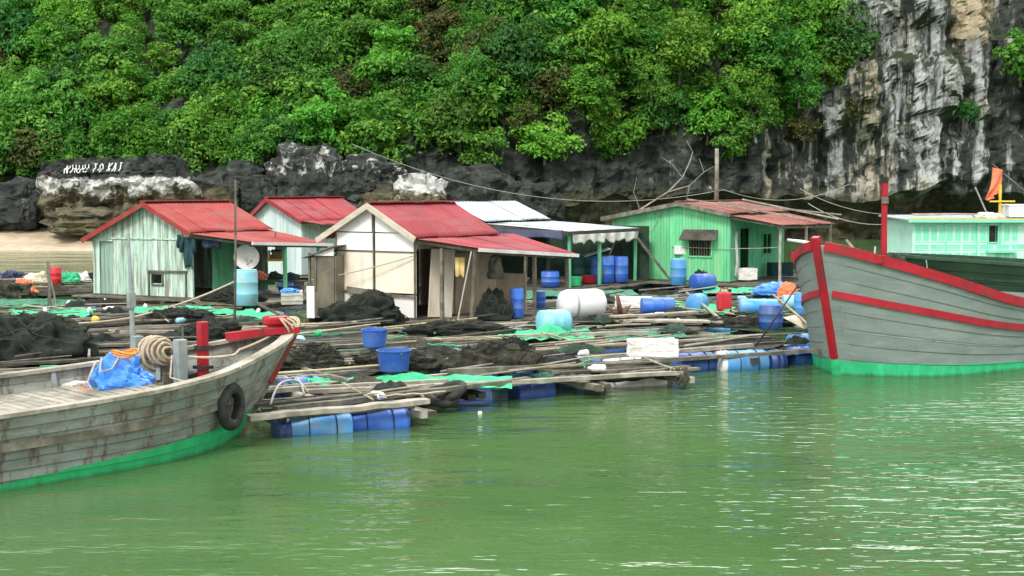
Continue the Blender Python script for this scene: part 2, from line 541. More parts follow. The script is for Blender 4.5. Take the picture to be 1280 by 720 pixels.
def leaf_mesh(name, V, T, mat):
    n = len(V)
    me = bpy.data.meshes.new(name)
    me.vertices.add(n * 4); me.loops.add(n * 4); me.polygons.add(n)
    me.vertices.foreach_set("co", V.reshape(-1).astype(np.float32))
    me.loops.foreach_set("vertex_index", np.arange(n * 4, dtype=np.int32))
    me.polygons.foreach_set("loop_start", np.arange(0, n * 4, 4, dtype=np.int32))
    try: me.polygons.foreach_set("loop_total", np.full(n, 4, dtype=np.int32))
    except Exception: pass
    at_ = me.attributes.new("tint", 'FLOAT', 'FACE')
    at_.data.foreach_set("value", T.astype(np.float32))
    me.materials.append(mat)
    me.update(calc_edges=True)
    return me

def trunk_mesh(name, h, r, seed, limbs=4):
    g = random.Random(seed)
    mb = MB()
    pts = [Vector((0, 0, -.6))]
    for i in range(5):
        pts.append(Vector((g.uniform(-.12, .12) * (i + 1), g.uniform(-.12, .12) * (i + 1), h * (i + 1) / 5)))
    mb.tube(pts, [r * (1 - .13 * i) for i in range(6)], 7)
    for k in range(limbs):
        p = pts[g.randint(2, 4)]
        d = Vector((g.uniform(-1, 1), g.uniform(-1, .4), g.uniform(.4, 1))).normalized()
        L = h * g.uniform(.35, .6)
        mb.tube([p, p + d * L * .5 + Vector((0, 0, .1)), p + d * L + Vector((0, 0, .25))], [r * .5, r * .3, r * .12], 5)
    o = mb.build(name, bark, smooth=True)
    me = o.data
    bpy.data.objects.remove(o)
    return me

CROWNS = []
for i in range(9):
    V, T = crown_arrays(1.0, [1.05, .85, 1.25][i % 3], 30 + 5 * (i % 3), [2300, 3000, 1700][(i // 3) % 3], [.080, .062, .105][(i // 3) % 3], seed=100 + i)
    CROWNS.append((V, T))
CROWN_ME = {k: [leaf_mesh("crown", V, T, LEAF[k]) for V, T in CROWNS] for k in LEAF}
FINE = [crown_arrays(1.0, [1.0, 1.2, .9, 1.1][i], 52, 4200, .068, seed=300 + i) for i in range(4)]
FINE_ME = {k: [leaf_mesh("crown", V, T, LEAF[k]) for V, T in FINE] for k in LEAF}
TRUNK_ME = [trunk_mesh("trunk", 1.0, .07, 50 + i) for i in range(4)]

def surf(x, z):
    """point of the hill face at height z above ground column x"""
    lo, hi = .1, 1.0
    for _ in range(18):
        mid = (lo + hi) / 2
        if hill_point(x, mid).z < z: lo = mid
        else: hi = mid
    return hill_point(x, lo)

# the closed mass of leaves high on the hill and between the trees: one stuff object
def stuff_mass():
    g = np.random.RandomState(5)
    V, T = [], []
    spots = []
    for i in range(700):
        x = g.uniform(-62, 62); z = g.uniform(6.5, 62)
        if z < 19 : 
            if abs(x) > 44: continue
        H = lerp_tab(x, ROCK_H)
        if z < H - .3 and not (x < 20 and z > H - 3.0 and g.rand() < .3): continue
        spots.append((x, z, 2.2 if z < 20 else 3.6))
    for x in np.arange(-45, 20, 1.5):                          # fringe along the top of the rock
        H = lerp_tab(x, ROCK_H)
        for k in range(2):
            spots.append((x + g.uniform(-.8, .8), H + g.uniform(.0, 2.4), 1.3))
    for i in range(900):                                       # creepers and bushes in patches down the cliff
        x = g.uniform(-4, 36); z = g.uniform(5.0, 18)
        m_ = noise.noise(Vector((x * .23, z * .20, 33))) + .35 * noise.noise(Vector((x * .7, z * .5, 3)))
        lim = .04 + max(0, (x - 21) * .06) + max(0, (9.5 - z) * .10)
        if m_ > lim: spots.append((x, z, g.uniform(.7, 1.35)))
    for x, z, r0 in spots:
        p = surf(x, z)
        v, t = CROWNS[g.randint(len(CROWNS))]
        sub = g.rand(len(v)) < (.75 if z < 20 else .40)
        v, t = v[sub], t[sub]
        r_ = r0 * g.uniform(.7, 1.25)
        a = g.uniform(0, 6.28)
        c, s = math.cos(a), math.sin(a)
        Rm = np.array([[c, -s, 0], [s, c, 0], [0, 0, 1]])
        sz = 1.0 if z < 20 else 1.25
        ctr = v.mean(axis=1, keepdims=True)
        w = (ctr + (v - ctr) * sz) @ Rm.T * r_ + np.array([p.x, p.y - .4, p.z])
        V.append(w); T.append(np.clip(t * .9 + g.uniform(-.25, .2), 0, 1))
    V = np.concatenate(V); T = np.concatenate(T)
    me = leaf_mesh("forest_undergrowth", V, T, LEAF['mid'])
    o = bpy.data.objects.new("forest_undergrowth", me); COL.objects.link(o)
    tag(o, kind="stuff")
stuff_mass()

def tree(px, py, d_off, r, kind, label, group=None, name="hillside_tree", fine=None, flat=1.0):
    """a tree whose crown is centred on the hill face behind the given direction"""
    y = 100.0
    for _ in range(6):
        q = atd(px, py, y); p = surf(q.x, max(q.z, 1.0)); y = p.y - d_off
    q = atd(px, py, y)
    h = r * 1.1
    base = Vector((q.x, q.y + .3, q.z - h * .55))
    t = thing(name, base, label, "tree", group, rz=rnd.uniform(-.6, .6))
    fine = (r > 2.0) if fine is None else fine
    me = (FINE_ME if fine else CROWN_ME)[kind][rnd.randrange(len((FINE_ME if fine else CROWN_ME)[kind]))]
    c = bpy.data.objects.new("crown", me); COL.objects.link(c); c.parent = t
    c.location = (0, 0, h * .5); c.scale = (r, r, r * flat)
    c.rotation_euler = (rnd.uniform(-.15, .15), rnd.uniform(-.15, .15), 0)
    k = bpy.data.objects.new("trunk", TRUNK_ME[rnd.randrange(4)]); COL.objects.link(k); k.parent = t
    k.scale = (r * .8, r * .8, h * .8)
    return t

GB = "trees and bushes growing on the hillside"
SPECIAL = [
 (480, 95, 1.2, 3.0, 'bright', "broad bright green tree spreading above the white walled hut"),
 (575, 150, 1.6, 2.6, 'mid', "full green tree drooping over the dark rock behind the metal roofed shed"),
 (600, 185, 1.6, 1.9, 'mid', "low green bush hanging just above the pale rock tip behind the shed"),
 (255, 165, 1.2, 2.6, 'bright', "vivid feathery green bush above the black rocks behind the leftmost red roof"),
 (45, 150, 1.2, 3.0, 'mid', "wide leafy green tree at the foot of the slope by the painted rock"),
 (140, 120, 1.0, 2.4, 'bright', "rounded pale green bush on the slope above the painted words"),
 (400, 150, 1.2, 2.2, 'bright', "bright green bush just above the black boulders with white tops"),
 (350, 60, 1.0, 2.6, 'mid', "leafy tree right of the bare dark rock slot in the forest"),
 (780, 170, 1.6, 2.0, 'bright', "round bright green bush clinging to the bare cliff above the green hut"),
 (745, 50, 1.2, 3.0, 'bright', "tall light green tree high on the cliff above the grey metal roof"),
 (850, 60, 1.4, 2.4, 'bright', "yellow green creeper covered tree at the top of the dark cliff"),
 (885, 145, 1.6, 1.9, 'bright', "yellow green bush jutting from the cliff over the green hut roof"),
 (960, 60, 1.4, 2.6, 'mid', "bushy tree growing on the dark cliff left of the white streaks"),
 (1000, 100, 1.4, 1.9, 'mid', "small green bush beside the first white streaks of the cliff"),
 (1020, 15, 1.2, 2.4, 'bright', "light green tree at the cliff top beside the white streaks"),
 (1210, 140, 1.0, 1.15, 'dark', "small lone dark bush on the bare cliff above the turquoise cabin"),
 (1278, 70, 1.4, 2.0, 'mid', "green bush at the far right edge of the streaked cliff"),
 (615, 75, .8, 2.6, 'olive', "brownish dry bush in the middle of the green slope"),
 (560, 35, .8, 2.4, 'olive', "olive brown thicket tree near the top of the slope"),
 (690, 110, .8, 2.0, 'olive', "olive shrub on the bare rock between two green trees"),
 (915, 175, 1.0, 1.5, 'mid', "little green bush low on the cliff above the rusty roof"),
 (1065, 140, .6, 1.0, 'olive', "small olive tuft growing between the white cliff streaks"),
 (945, 140, 1.4, 2.0, 'mid', "leafy bush hanging on the cliff above the ridge of the rusty roofed hut"),
 (1005, 165, 1.2, 1.35, 'olive', "small olive bush low on the cliff left of the white streaks"),
 (1042, 85, 1.2, 1.5, 'mid', "narrow green bush on the left margin of the white streaked rock"),
 (655, 150, .8, 1.2, 'olive', "thin olive creeper on the dark rock right of the drooping green tree"),
 (700, 20, 1.0, 2.4, 'mid', "dark leaved tree on the upper slope above the dry thicket"),
 (25, 45, 1.0, 3.0, 'dark', "dark bluish green tree at the upper left of the forest"),
]
for px, py, do, r_, kd, lb in SPECIAL:
    tree(px, py, do, r_, kd, lb, GB)
FILL = {'bright': "light green tree among the many filling the forested slope",
        'mid': "medium green tree among the many filling the forested slope",
        'dark': "dark green tree among the many filling the forested slope",
        'olive': "olive brown tree among the many filling the forested slope"}
g2 = random.Random(23)
placed = [(a, b) for a, b, *_ in SPECIAL]
tries = 0
nfill = 0
while nfill < 110 and tries < 6000:
    tries += 1
    px = g2.uniform(-10, 1060); py = g2.uniform(-25, 200)
    top = lerp_tab((px - 640) / 17.6, ROCK_H)
    z = 4 + (235 - py) / 17.6
    if z < top + .6 and not (px > 640 and py < 185 and noise.noise(Vector(((px - 640) / 16.6 * .23, z * .20, 33))) > .06): continue
    if 300 < px < 332 and 60 < py < 130: continue          # the bare rock slot
    if any((px - a) ** 2 + (py - b) ** 2 < 34 ** 2 for a, b in placed): continue
    placed.append((px, py)); nfill += 1
    w = [.34, .44, .14, .08]
    if 520 < px < 720 and py < 140: w = [.12, .38, .12, .38]
    kd = g2.choices(['bright', 'mid', 'dark', 'olive'], w)[0]
    tree(px, py, g2.uniform(.3, 1.5), g2.uniform(1.5, 2.7), kd, FILL[kd], GB, flat=g2.uniform(.75, 1.1))
# ------------------------------------------------------------------ rocks at the foot of the hill
def rock_mat(name, white, olive=True):
    m, nt, b = newmat(name)
    geo = nt.nodes.new("ShaderNodeNewGeometry"); co = geo.outputs["Position"]
    sep = nt.nodes.new("ShaderNodeSeparateXYZ"); nt.links.new(co, sep.inputs[0])
    n = noise_node(nt, co, 1.3, (1, 1, .8), 8, .7)
    r0 = ramp(nt, [(.36, (.010, .014, .012)), (.56, (.042, .049, .043)), (.74, (.17, .18, .16))]); nt.links.new(n.outputs[0], r0.inputs[0])
    col = r0.outputs[0]
    if olive:
        tb = noise_node(nt, co, 1.4, (.7, 1, 1.2), 6, .65)
        r4 = ramp(nt, [(.35, (.035, .038, .020)), (.62, (.17, .15, .085))]); nt.links.new(tb.outputs[0], r4.inputs[0])
        zr = nt.nodes.new("ShaderNodeMapRange"); zr.clamp = True
        nt.links.new(math_n(nt, 'ADD', sep.outputs[2], math_n(nt, 'MULTIPLY', n.outputs[0], 1.4)), zr.inputs[0])
        zr.inputs[1].default_value = 4.9; zr.inputs[2].default_value = 4.4
        col = mixc(nt, zr.outputs[0], col, r4.outputs[0])
    if white is not None:
        lo, hi, thr = white
        wn = noise_node(nt, co, 1.5 if lo > 4 else .9, (.8, 1, .6), 7, .7, (4, 1, 8))
        a = nt.nodes.new("ShaderNodeMapRange"); a.clamp = True; nt.links.new(sep.outputs[2], a.inputs[0])
        a.inputs[1].default_value = lo - 1.1; a.inputs[2].default_value = lo + .5; a.inputs[3].default_value = -.28; a.inputs[4].default_value = .02
        c = nt.nodes.new("ShaderNodeMapRange"); c.clamp = True; nt.links.new(sep.outputs[2], c.inputs[0])
        c.inputs[1].default_value = hi - .25; c.inputs[2].default_value = hi + .35; c.inputs[3].default_value = 0; c.inputs[4].default_value = -.5
        v = math_n(nt, 'ADD', math_n(nt, 'ADD', wn.outputs[0], a.outputs[0]), c.outputs[0])
        r1 = ramp(nt, [(thr, (0, 0, 0)), (thr + .07, (1, 1, 1))]); nt.links.new(v, r1.inputs[0])
        rw = ramp(nt, [(.38, (.24, .25, .23)), (.56, (.68, .68, .65))]); nt.links.new(n.outputs[0], rw.inputs[0])
        col = mixc(nt, r1.outputs[0], col, rw.outputs[0])
    nt.links.new(col, b.inputs["Base Color"]); b.inputs["Roughness"].default_value = .9
    bp = nt.nodes.new("ShaderNodeBump"); bp.inputs["Strength"].default_value = .8; bp.inputs["Distance"].default_value = .25
    nb = noise_node(nt, co, 2.6, (1, 1, .8), 7, .7)
    nt.links.new(nb.outputs[0], bp.inputs["Height"]); nt.links.new(bp.outputs[0], b.inputs["Normal"])
    return m

OX0, OX1 = -32.2, -20.2
def outcrop_top(x):
    return lerp_tab(x, [(-32.2, 4.2), (-31.6, 5.7), (-29, 6.0), (-26.5, 6.0), (-23.5, 6.25), (-22.6, 6.2), (-22.2, 5.2), (-21.3, 4.4), (-20.2, 2.4)]) + .18 * noise.noise(Vector((x * 1.3, 0, 3)))
def outcrop_y(x, z):
    y = 94.0
    if z < 2.0: y += 1.5 * (1 - z / 2.0) ** .5
    elif z < 3.8: y += .25 * (2.0 - z)
    elif z < 5.1: y += -.45 + .3 * math.sin((z - 3.8) / 1.3 * 3.1)*-1 + .35 * (z - 3.8)
    else: y += .55 + (z - 5.1) * .15
    y -= .8 * fb(x * .55, z * .6, 2.2) + .55 * (noise.turbulence(Vector((x * 1.1, z * 1.2, 7)), 4, False) - .5) * (1 if z < 5.05 else .25)
    e = min(x - OX0, OX1 - x)
    return y + 2.0 * max(0, 1 - e / 1.6) ** 2
def build_outcrop():
    t = thing("painted_rock", (-26, 95, 0), "long pale rock with white bleached band and white painted words above the beach", "rock")
    mb = MB()
    nv = 60
    def fn(u, v):
        x = OX0 + (OX1 - OX0) * u
        top = outcrop_top(x)
        if v <= .8:
            z = .3 + (top - .3) * v / .8
            return Vector((x, outcrop_y(x, z), z))
        k = (v - .8) / .2
        return Vector((x, outcrop_y(x, top) + k * 3.2, top - .25 * k + .2 * fb(x, k * 3, 1)))
    mb.grid(fn, 170, nv)
    o = mb.build("rock_body", rock_mat("bleached_shore_rock", (3.95, 4.80, .365)), t, smooth=False, loc=(-26, 95, 0))
    o.location = (0, 0, 0)
    # painted words: strokes that lie on the rock
    G = {'N': [[(0, 0), (0, 1), (1, 0), (1, 1)]], 'H': [[(0, 0), (0, 1)], [(1, 0), (1, 1)], [(0, .5), (1, .5)]],
         'U': [[(0, 1), (0, .15), (.5, 0), (1, .15), (1, 1)]], 'T': [[(0, 1), (1, 1)], [(.5, 1), (.5, 0)]],
         'O': [[(.5, 0), (0, .25), (0, .75), (.5, 1), (1, .75), (1, .25), (.5, 0)]], 'K': [[(0, 0), (0, 1)], [(1, 1), (0, .45), (1, 0)]],
         'A': [[(0, 0), (.5, 1), (1, 0)], [(.22, .42), (.78, .42)]], ' ': []}
    tb = MB()
    x = -29.75
    for i, ch in enumerate("NHUU TO KAT"):
        w = .21
        zb, hh = 4.98 + .016 * i + rnd.uniform(-.03, .03), .54
        for st in G[ch]:
            pts = []
            for (a, b_), (c, d_) in zip(st, st[1:]):
                for k in range(5):
                    xx = x + (a + (c - a) * k / 4) * w; zz = zb + (b_ + (d_ - b_) * k / 4) * hh
                    pts.append(Vector((xx, min(outcrop_y(xx + dx_, zz + dz_) for dx_ in (-.12, 0, .12) for dz_ in (-.14, 0, .14)) - .05, zz)))
            tb.tube(pts, .036, 6)
        x += .385 if ch != ' ' else .2
    wp = worn("white_lime_paint", (.72, .72, .70), (.80, .80, .78), 5, bump=.2)
    o = tb.build("painted_lettering", wp, t, loc=(-26, 95, 0)); o.location = (0, 0, 0)
build_outcrop()

def boulder(px0, px1, py0, py1, y, mat, label, seed, name="shore_boulder", depth=1.0):
    """irregular craggy rock filling the given pixel box at distance y"""
    a, b = atd(px0, py1, y), atd(px1, py0, y)
    cx, rx = (a.x + b.x) / 2, (b.x - a.x) / 2
    z0, z1 = a.z, b.z
    rz_ = (z1 - z0) / 2
    bm = bmesh.new()
    bmesh.ops.create_icosphere(bm, subdivisions=5, radius=1)
    S = Vector((seed * 3.7, seed * 1.3, seed))
    for v in bm.verts:
        p = v.co
        k = 1 + .34 * noise.fractal(p * 1.1 + S, .9, 2, 3) - .30 * (noise.turbulence(p * 2.1 + S, 5, True) - .5) + .16 * (noise.cell(p * 2.6 + S) )
        q = p * k
        pw = .8
        v.co = Vector((math.copysign(abs(q.x) ** pw, q.x) * rx, math.copysign(abs(q.y) ** pw, q.y) * rx * .7 * depth, math.copysign(abs(q.z) ** pw, q.z) * rz_))
    me = bpy.data.meshes.new(name); bm.to_mesh(me); bm.free()
    me.materials.append(mat)
    o = bpy.data.objects.new(name, me); COL.objects.link(o)
    o.location = (cx, y, (z0 + z1) / 2)
    return tag(o, label, "rock", "rocks along the foot of the hill")
RW = rock_mat("black_rock_white_caps", (4.6, 9.0, .56), False)
RW2 = rock_mat("pale_tipped_rock", (3.6, 7.0, .43), True)
RD = rock_mat("dark_shore_rock", None, True)
RK = rock_mat("black_wet_rock", None, False)
boulder(205, 300, 216, 285, 96.5, RD, "dark grey boulder between the painted rock and the leftmost red roof", 1)
boulder(255, 345, 210, 275, 97.5, RK, "black rock behind the ridge of the leftmost red roof", 2)
boulder(335, 425, 184, 262, 97, RW, "tall black rock with scattered white caps above the back red roof", 3)
boulder(410, 500, 198, 268, 97.5, RW, "black white flecked rock right of the tall capped rock", 4)
boulder(492, 556, 222, 275, 95.5, RW2, "pointed pale rock tip above the white walled hut", 5)
boulder(545, 640, 214, 285, 98.5, RK, "broad black rock behind the grey metal roof", 6)
boulder(-30, 60, 228, 292, 96, RK, "rounded dark rock at the left end of the beach", 7)
boulder(60, 150, 262, 294, 93.3, RD, "low dark rock under the ledge of the painted rock", 8)
boulder(140, 215, 266, 300, 93.0, RD, "low mossy rock between the beach and the leftmost red roof", 9)
boulder(66, 86, 285, 292, 91.5, RD, "small dark stone lying alone on the sand", 10)
boulder(300, 345, 222, 262, 95.8, RK, "small black boulder just left of the back red roof", 12)
boulder(425, 470, 205, 245, 96.2, RW, "small white flecked boulder between the tall capped rock and the pale tip", 13)
boulder(620, 700, 228, 285, 99, RK, "dark low rock behind the grey roof's right end", 14)
boulder(505, 545, 236, 268, 94.6, RW2, "small pale rock at the foot of the pointed rock tip", 15)
boulder(450, 520, 235, 285, 96, RD, "olive brown rock low behind the white walled hut roof", 11)

# ------------------------------------------------------------------ shared painted / wooden materials
M = {}
M['green_board'] = worn("faded_mint_boards", (.44, .70, .57), (.62, .80, .70), 2.2, (3, 3, .35), dirt=(.27, .25, .19), dirt_amt=.85, dirt_scale=1.6, dirt_stretch=(5, 5, .5), rough=.8, bump=.25, isl=.25, dlo=.46)
M['mint_door'] = worn("grey_green_door_boards", (.20, .33, .26), (.34, .46, .37), 3, (4, 4, .3), dirt=(.24, .22, .17), dirt_amt=.7, dirt_stretch=(5, 5, .4), isl=.2)
M['jade'] = worn("jade_green_paint", (.10, .46, .24), (.17, .55, .32), 1.5, dirt=(.07, .20, .12), dirt_amt=.6, dirt_stretch=(2, 2, .5), isl=.10, dlo=.52)
M['vivid_green'] = worn("vivid_green_boards", (.11, .55, .23), (.19, .67, .33), 1.8, (3, 3, .4), dirt=(.30, .48, .25), dirt_amt=.55, dirt_scale=1.4, dirt_stretch=(5, 5, .4), rough=.7, bump=.2, isl=.12, dlo=.48)
M['pale_blue'] = worn("pale_blue_boards", (.52, .66, .66), (.66, .76, .76), 2, (3, 3, .4), dirt=(.36, .44, .42), dirt_amt=.5, dirt_stretch=(5, 5, .4), isl=.08)
M['white_panel'] = worn("white_sheet_panel", (.84, .83, .78), (.89, .88, .84), 1.3, dirt=(.50, .42, .30), dirt_amt=.45, dirt_scale=1.0, dirt_stretch=(2, 2, .6), rough=.6, bump=.05, dlo=.56)
M['cream_panel'] = worn("cream_sheet_panel", (.82, .73, .58), (.88, .81, .68), 1.3, dirt=(.46, .36, .22), dirt_amt=.5, dirt_scale=1.1, dirt_stretch=(2, 2, .5), rough=.6, bump=.05, dlo=.54)
M['tan_board'] = worn("tan_plywood", (.38, .31, .21), (.50, .42, .30), 2, (1, 1, .3), dirt=(.20, .15, .09), dirt_amt=.5, rough=.8)
M['brown_door'] = worn("dull_brown_sheet", (.13, .115, .085), (.20, .18, .13), 1.6, (1, 1, .4), dirt=(.06, .05, .04), dirt_amt=.5)
M['red_roof'] = worn("scarlet_roof_sheet", (.27, .022, .020), (.34, .038, .032), .8, (1, 1, 1), dirt=(.24, .09, .07), isl=.16, dirt_amt=.75, dirt_scale=1.0, dirt_stretch=(2.5, .5, 1), rough=.85, bump=0, dlo=.48)
M['crimson_roof'] = worn("crimson_roof_sheet", (.25, .019, .028), (.32, .034, .045), .8, (1, 1, 1), dirt=(.25, .08, .08), isl=.14, dirt_amt=.7, dirt_scale=.9, dirt_stretch=(2.5, .5, 1), rough=.85, bump=0, dlo=.48)
M['rust_roof'] = worn("rusted_red_roof_sheet", (.24, .065, .045), (.38, .115, .085), 2.2, (1, 1, 1), isl=.3, dirt=(.15, .06, .04), dirt_amt=.8, dirt_scale=1.6, dirt_stretch=(3, .8, 1), rough=.8, bump=0, dlo=.46)
M['grey_roof'] = worn("pale_zinc_roof_sheet", (.30, .37, .39), (.44, .51, .53), 1.0, (1, 1, 1), isl=.18, dirt=(.36, .36, .33), dirt_amt=.6, dirt_scale=1.2, dirt_stretch=(2.5, .5, 1), rough=.45, bump=0, metal=.15, dlo=.48)
M['wood'] = worn("weathered_grey_timber", (.105, .097, .074), (.215, .198, .155), 4, (1, 1, 1), dirt=(.07, .075, .05), dirt_amt=.8, dirt_scale=1.3, rough=.9, bump=.4, isl=.30, var=.22, dlo=.47)
M['wood_dark'] = worn("wet_dark_timber", (.055, .050, .038), (.12, .105, .08), 4, dirt=(.025, .035, .018), dirt_amt=.7, rough=.8, bump=.4, isl=.3, var=.3)
M['wood_light'] = worn("bleached_timber", (.25, .232, .185), (.39, .365, .30), 4, dirt=(.13, .12, .08), dirt_amt=.75, rough=.9, bump=.3, isl=.2, var=.15)
M['bamboo'] = worn("dry_bamboo", (.38, .32, .20), (.52, .45, .29), 3, dirt=(.16, .13, .08), dirt_amt=.5, var=.2)
M['red_paint'] = worn("bright_red_paint", (.32, .004, .014), (.42, .009, .024), 2.5, dirt=(.15, .03, .03), dirt_amt=.85, dirt_scale=2, rough=.45, bump=.1, dlo=.53)
M['grey_paint'] = worn("blue_grey_paint", (.22, .27, .27), (.32, .37, .36), 3, dirt=(.14, .11, .07), dirt_amt=.7, dirt_scale=2.5, rough=.75, bump=.2, dlo=.53)
M['white_trim'] = worn("white_trim", (.74, .74, .71), (.82, .82, .79), 3, dirt=(.45, .40, .33), dirt_amt=.4, rough=.6)
M['beige_trim'] = worn("beige_trim", (.52, .47, .36), (.62, .57, .46), 3, dirt=(.28, .23, .15), dirt_amt=.4)
M['blue_drum'] = worn("blue_plastic", (.022, .10, .46), (.040, .155, .56), 2, dirt=(.12, .19, .32), dirt_amt=.6, dirt_scale=2.2, rough=.45, bump=.08, var=.25, dlo=.47)
M['sky_drum'] = worn("sky_blue_plastic", (.06, .30, .70), (.10, .38, .76), 2, dirt=(.22, .38, .52), dirt_amt=.6, dirt_scale=2.2, rough=.45, bump=.08, var=.2, dlo=.47)
M['cyan_drum'] = worn("faded_cyan_plastic", (.20, .52, .64), (.28, .60, .70), 2, dirt=(.36, .44, .42), dirt_amt=.75, dirt_scale=2, rough=.5, bump=.05, dlo=.54)
M['white_drum'] = worn("white_plastic", (.74, .76, .77), (.82, .83, .83), 2, dirt=(.44, .48, .50), dirt_amt=.75, dirt_scale=1.6, rough=.45, bump=.05, dlo=.56)
M['navy_drum'] = worn("dark_blue_plastic", (.010, .035, .16), (.018, .055, .22), 2, dirt=(.06, .07, .09), dirt_amt=.5, rough=.45, bump=.05)
M['teal_drum'] = worn("dark_teal_plastic", (.012, .10, .10), (.02, .15, .13), 2, dirt=(.05, .07, .06), dirt_amt=.5, rough=.45, bump=.05)
M['red_plastic'] = worn("red_plastic", (.55, .02, .035), (.62, .04, .05), 2, dirt=(.3, .06, .05), dirt_amt=.4, rough=.4, bump=.05)
M['orange'] = worn("orange_plastic", (.72, .20, .02), (.80, .30, .03), 2, rough=.5, bump=.05)
M['yellow'] = worn("yellow_paint", (.70, .46, .04), (.78, .55, .08), 3, dirt=(.35, .22, .05), dirt_amt=.4)
M['green_plastic'] = worn("green_plastic", (.02, .38, .12), (.04, .46, .18), 2, rough=.45, bump=.05)
M['foam'] = worn("white_foam", (.74, .73, .69), (.84, .83, .79), 6, dirt=(.48, .46, .36), dirt_amt=.6, dirt_scale=2, rough=.95, bump=.5, dlo=.52)
M['net_black'] = worn("black_fishing_net", (.006, .010, .008), (.020, .027, .021), 6, dirt=(.040, .042, .030), dirt_amt=.6, dirt_scale=3, rough=1, bump=.35, bump_scale=34, dlo=.56, dist=.04)
M['net_brown'] = worn("brown_fishing_net", (.034, .036, .024), (.085, .082, .056), 6, dirt=(.014, .018, .013), dirt_amt=.8, dirt_scale=3, rough=1, bump=1.0, bump_scale=26, dlo=.48, dist=.06)
M['rope'] = worn("tan_rope", (.42, .35, .24), (.56, .48, .35), 20, dirt=(.25, .2, .12), dirt_amt=.4, bump=.4, bump_scale=60)
M['rope_grey'] = worn("grey_rope", (.36, .36, .33), (.50, .50, .46), 20, dirt=(.2, .2, .16), dirt_amt=.4, bump=.4, bump_scale=60)
M['rubber'] = worn("old_tyre_rubber", (.012, .013, .013), (.035, .036, .034), 8, dirt=(.08, .08, .07), dirt_amt=.4, rough=.8, bump=.3)
M['tarp_blue'] = worn("blue_tarpaulin", (.04, .20, .66), (.07, .30, .78), 3, dirt=(.25, .45, .75), dirt_amt=.4, dirt_scale=3, rough=.5, bump=.15)
M['tarp_navy'] = worn("dark_blue_tarpaulin", (.02, .03, .075), (.04, .055, .11), 3, rough=.6)
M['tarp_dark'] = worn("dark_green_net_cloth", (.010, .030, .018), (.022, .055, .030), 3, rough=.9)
M['cloth_white'] = worn("off_white_cloth", (.62, .60, .55), (.75, .73, .68), 5, dirt=(.35, .31, .24), dirt_amt=.5, rough=.95)
M['cloth_dark'] = worn("dark_teal_cloth", (.012, .045, .055), (.025, .075, .085), 5, rough=.95)
M['cloth_yellow'] = worn("yellow_cloth", (.66, .52, .18), (.75, .60, .26), 5, rough=.95)
M['cloth_orange'] = worn("orange_cloth", (.72, .18, .08), (.80, .26, .14), 5, rough=.95)
M['steel'] = worn("galvanised_pipe", (.30, .32, .32), (.42, .44, .44), 6, dirt=(.22, .13, .07), dirt_amt=.5, rough=.55, metal=.4)
M['blackish'] = worn("dark_interior", (.010, .011, .010), (.02, .021, .02), 3, rough=.9)

def net_mat(name, c, dens=.62):
    m, nt, b = newmat(name)
    tc = nt.nodes.new("ShaderNodeTexCoord")
    n = noise_node(nt, tc.outputs["Object"], 3, (1, 1, 1), 6, .7)
    c2 = tuple(min(1, x * 1.5 + .03) for x in c)
    r_ = ramp(nt, [(.4, c), (.65, c2)]); nt.links.new(n.outputs[0], r_.inputs[0])
    nt.links.new(r_.outputs[0], b.inputs["Base Color"]); b.inputs["Roughness"].default_value = .9
    n2 = noise_node(nt, tc.outputs["Object"], 60, (1, 1, 1), 2, .5)
    r2 = ramp(nt, [(1 - dens - .06, (0, 0, 0)), (1 - dens + .04, (1, 1, 1))]); nt.links.new(n2.outputs[0], r2.inputs[0])
    nt.links.new(r2.outputs[0], b.inputs["Alpha"])
    return m
M['net_green'] = net_mat("green_netting", (.03, .36, .17), .66)
M['net_teal'] = net_mat("dull_green_netting", (.035, .17, .10), .58)
M['net_dark'] = net_mat("dark_netting", (.012, .018, .014), .80)

# ------------------------------------------------------------------ houses
DECK = .42
def corr(mb, p00, p10, p11, p01, period=.19, amp=.011):
    """corrugated sheet; ridges run from edge p00-p10 to edge p01-p11"""
    p00, p10, p11, p01 = map(Vector, (p00, p10, p11, p01))
    L = (p10 - p00).length
    nrm = (p10 - p00).cross(p01 - p00).normalized()
    if nrm.z < 0: nrm = -nrm
    ns = max(1, round(L / .95))
    for i in range(ns):                                        # separate sheets, each lapping the one before
        u0, u1 = i / ns - (.012 if i else 0), (i + 1) / ns + .012 * (i < ns - 1)
        nu = max(8, int(L / ns / period * 4))
        dz, sl, dv = rnd.uniform(-.004, .010) + .006 * (i % 2), rnd.uniform(-.01, .01), rnd.uniform(-.015, .02)
        def fn(u, v):
            uu = u0 + (u1 - u0) * u
            p = p00.lerp(p10, uu).lerp(p01.lerp(p11, uu), v * (1 + dv))
            return p + nrm * (amp * math.cos(u * nu / 4 * 2 * math.pi) + .018 * noise.noise(p * .9) + dz + sl * v + .012 * max(0, v - .85) / .15 * noise.noise(p * 4))
        mb.grid(fn, nu, 7)
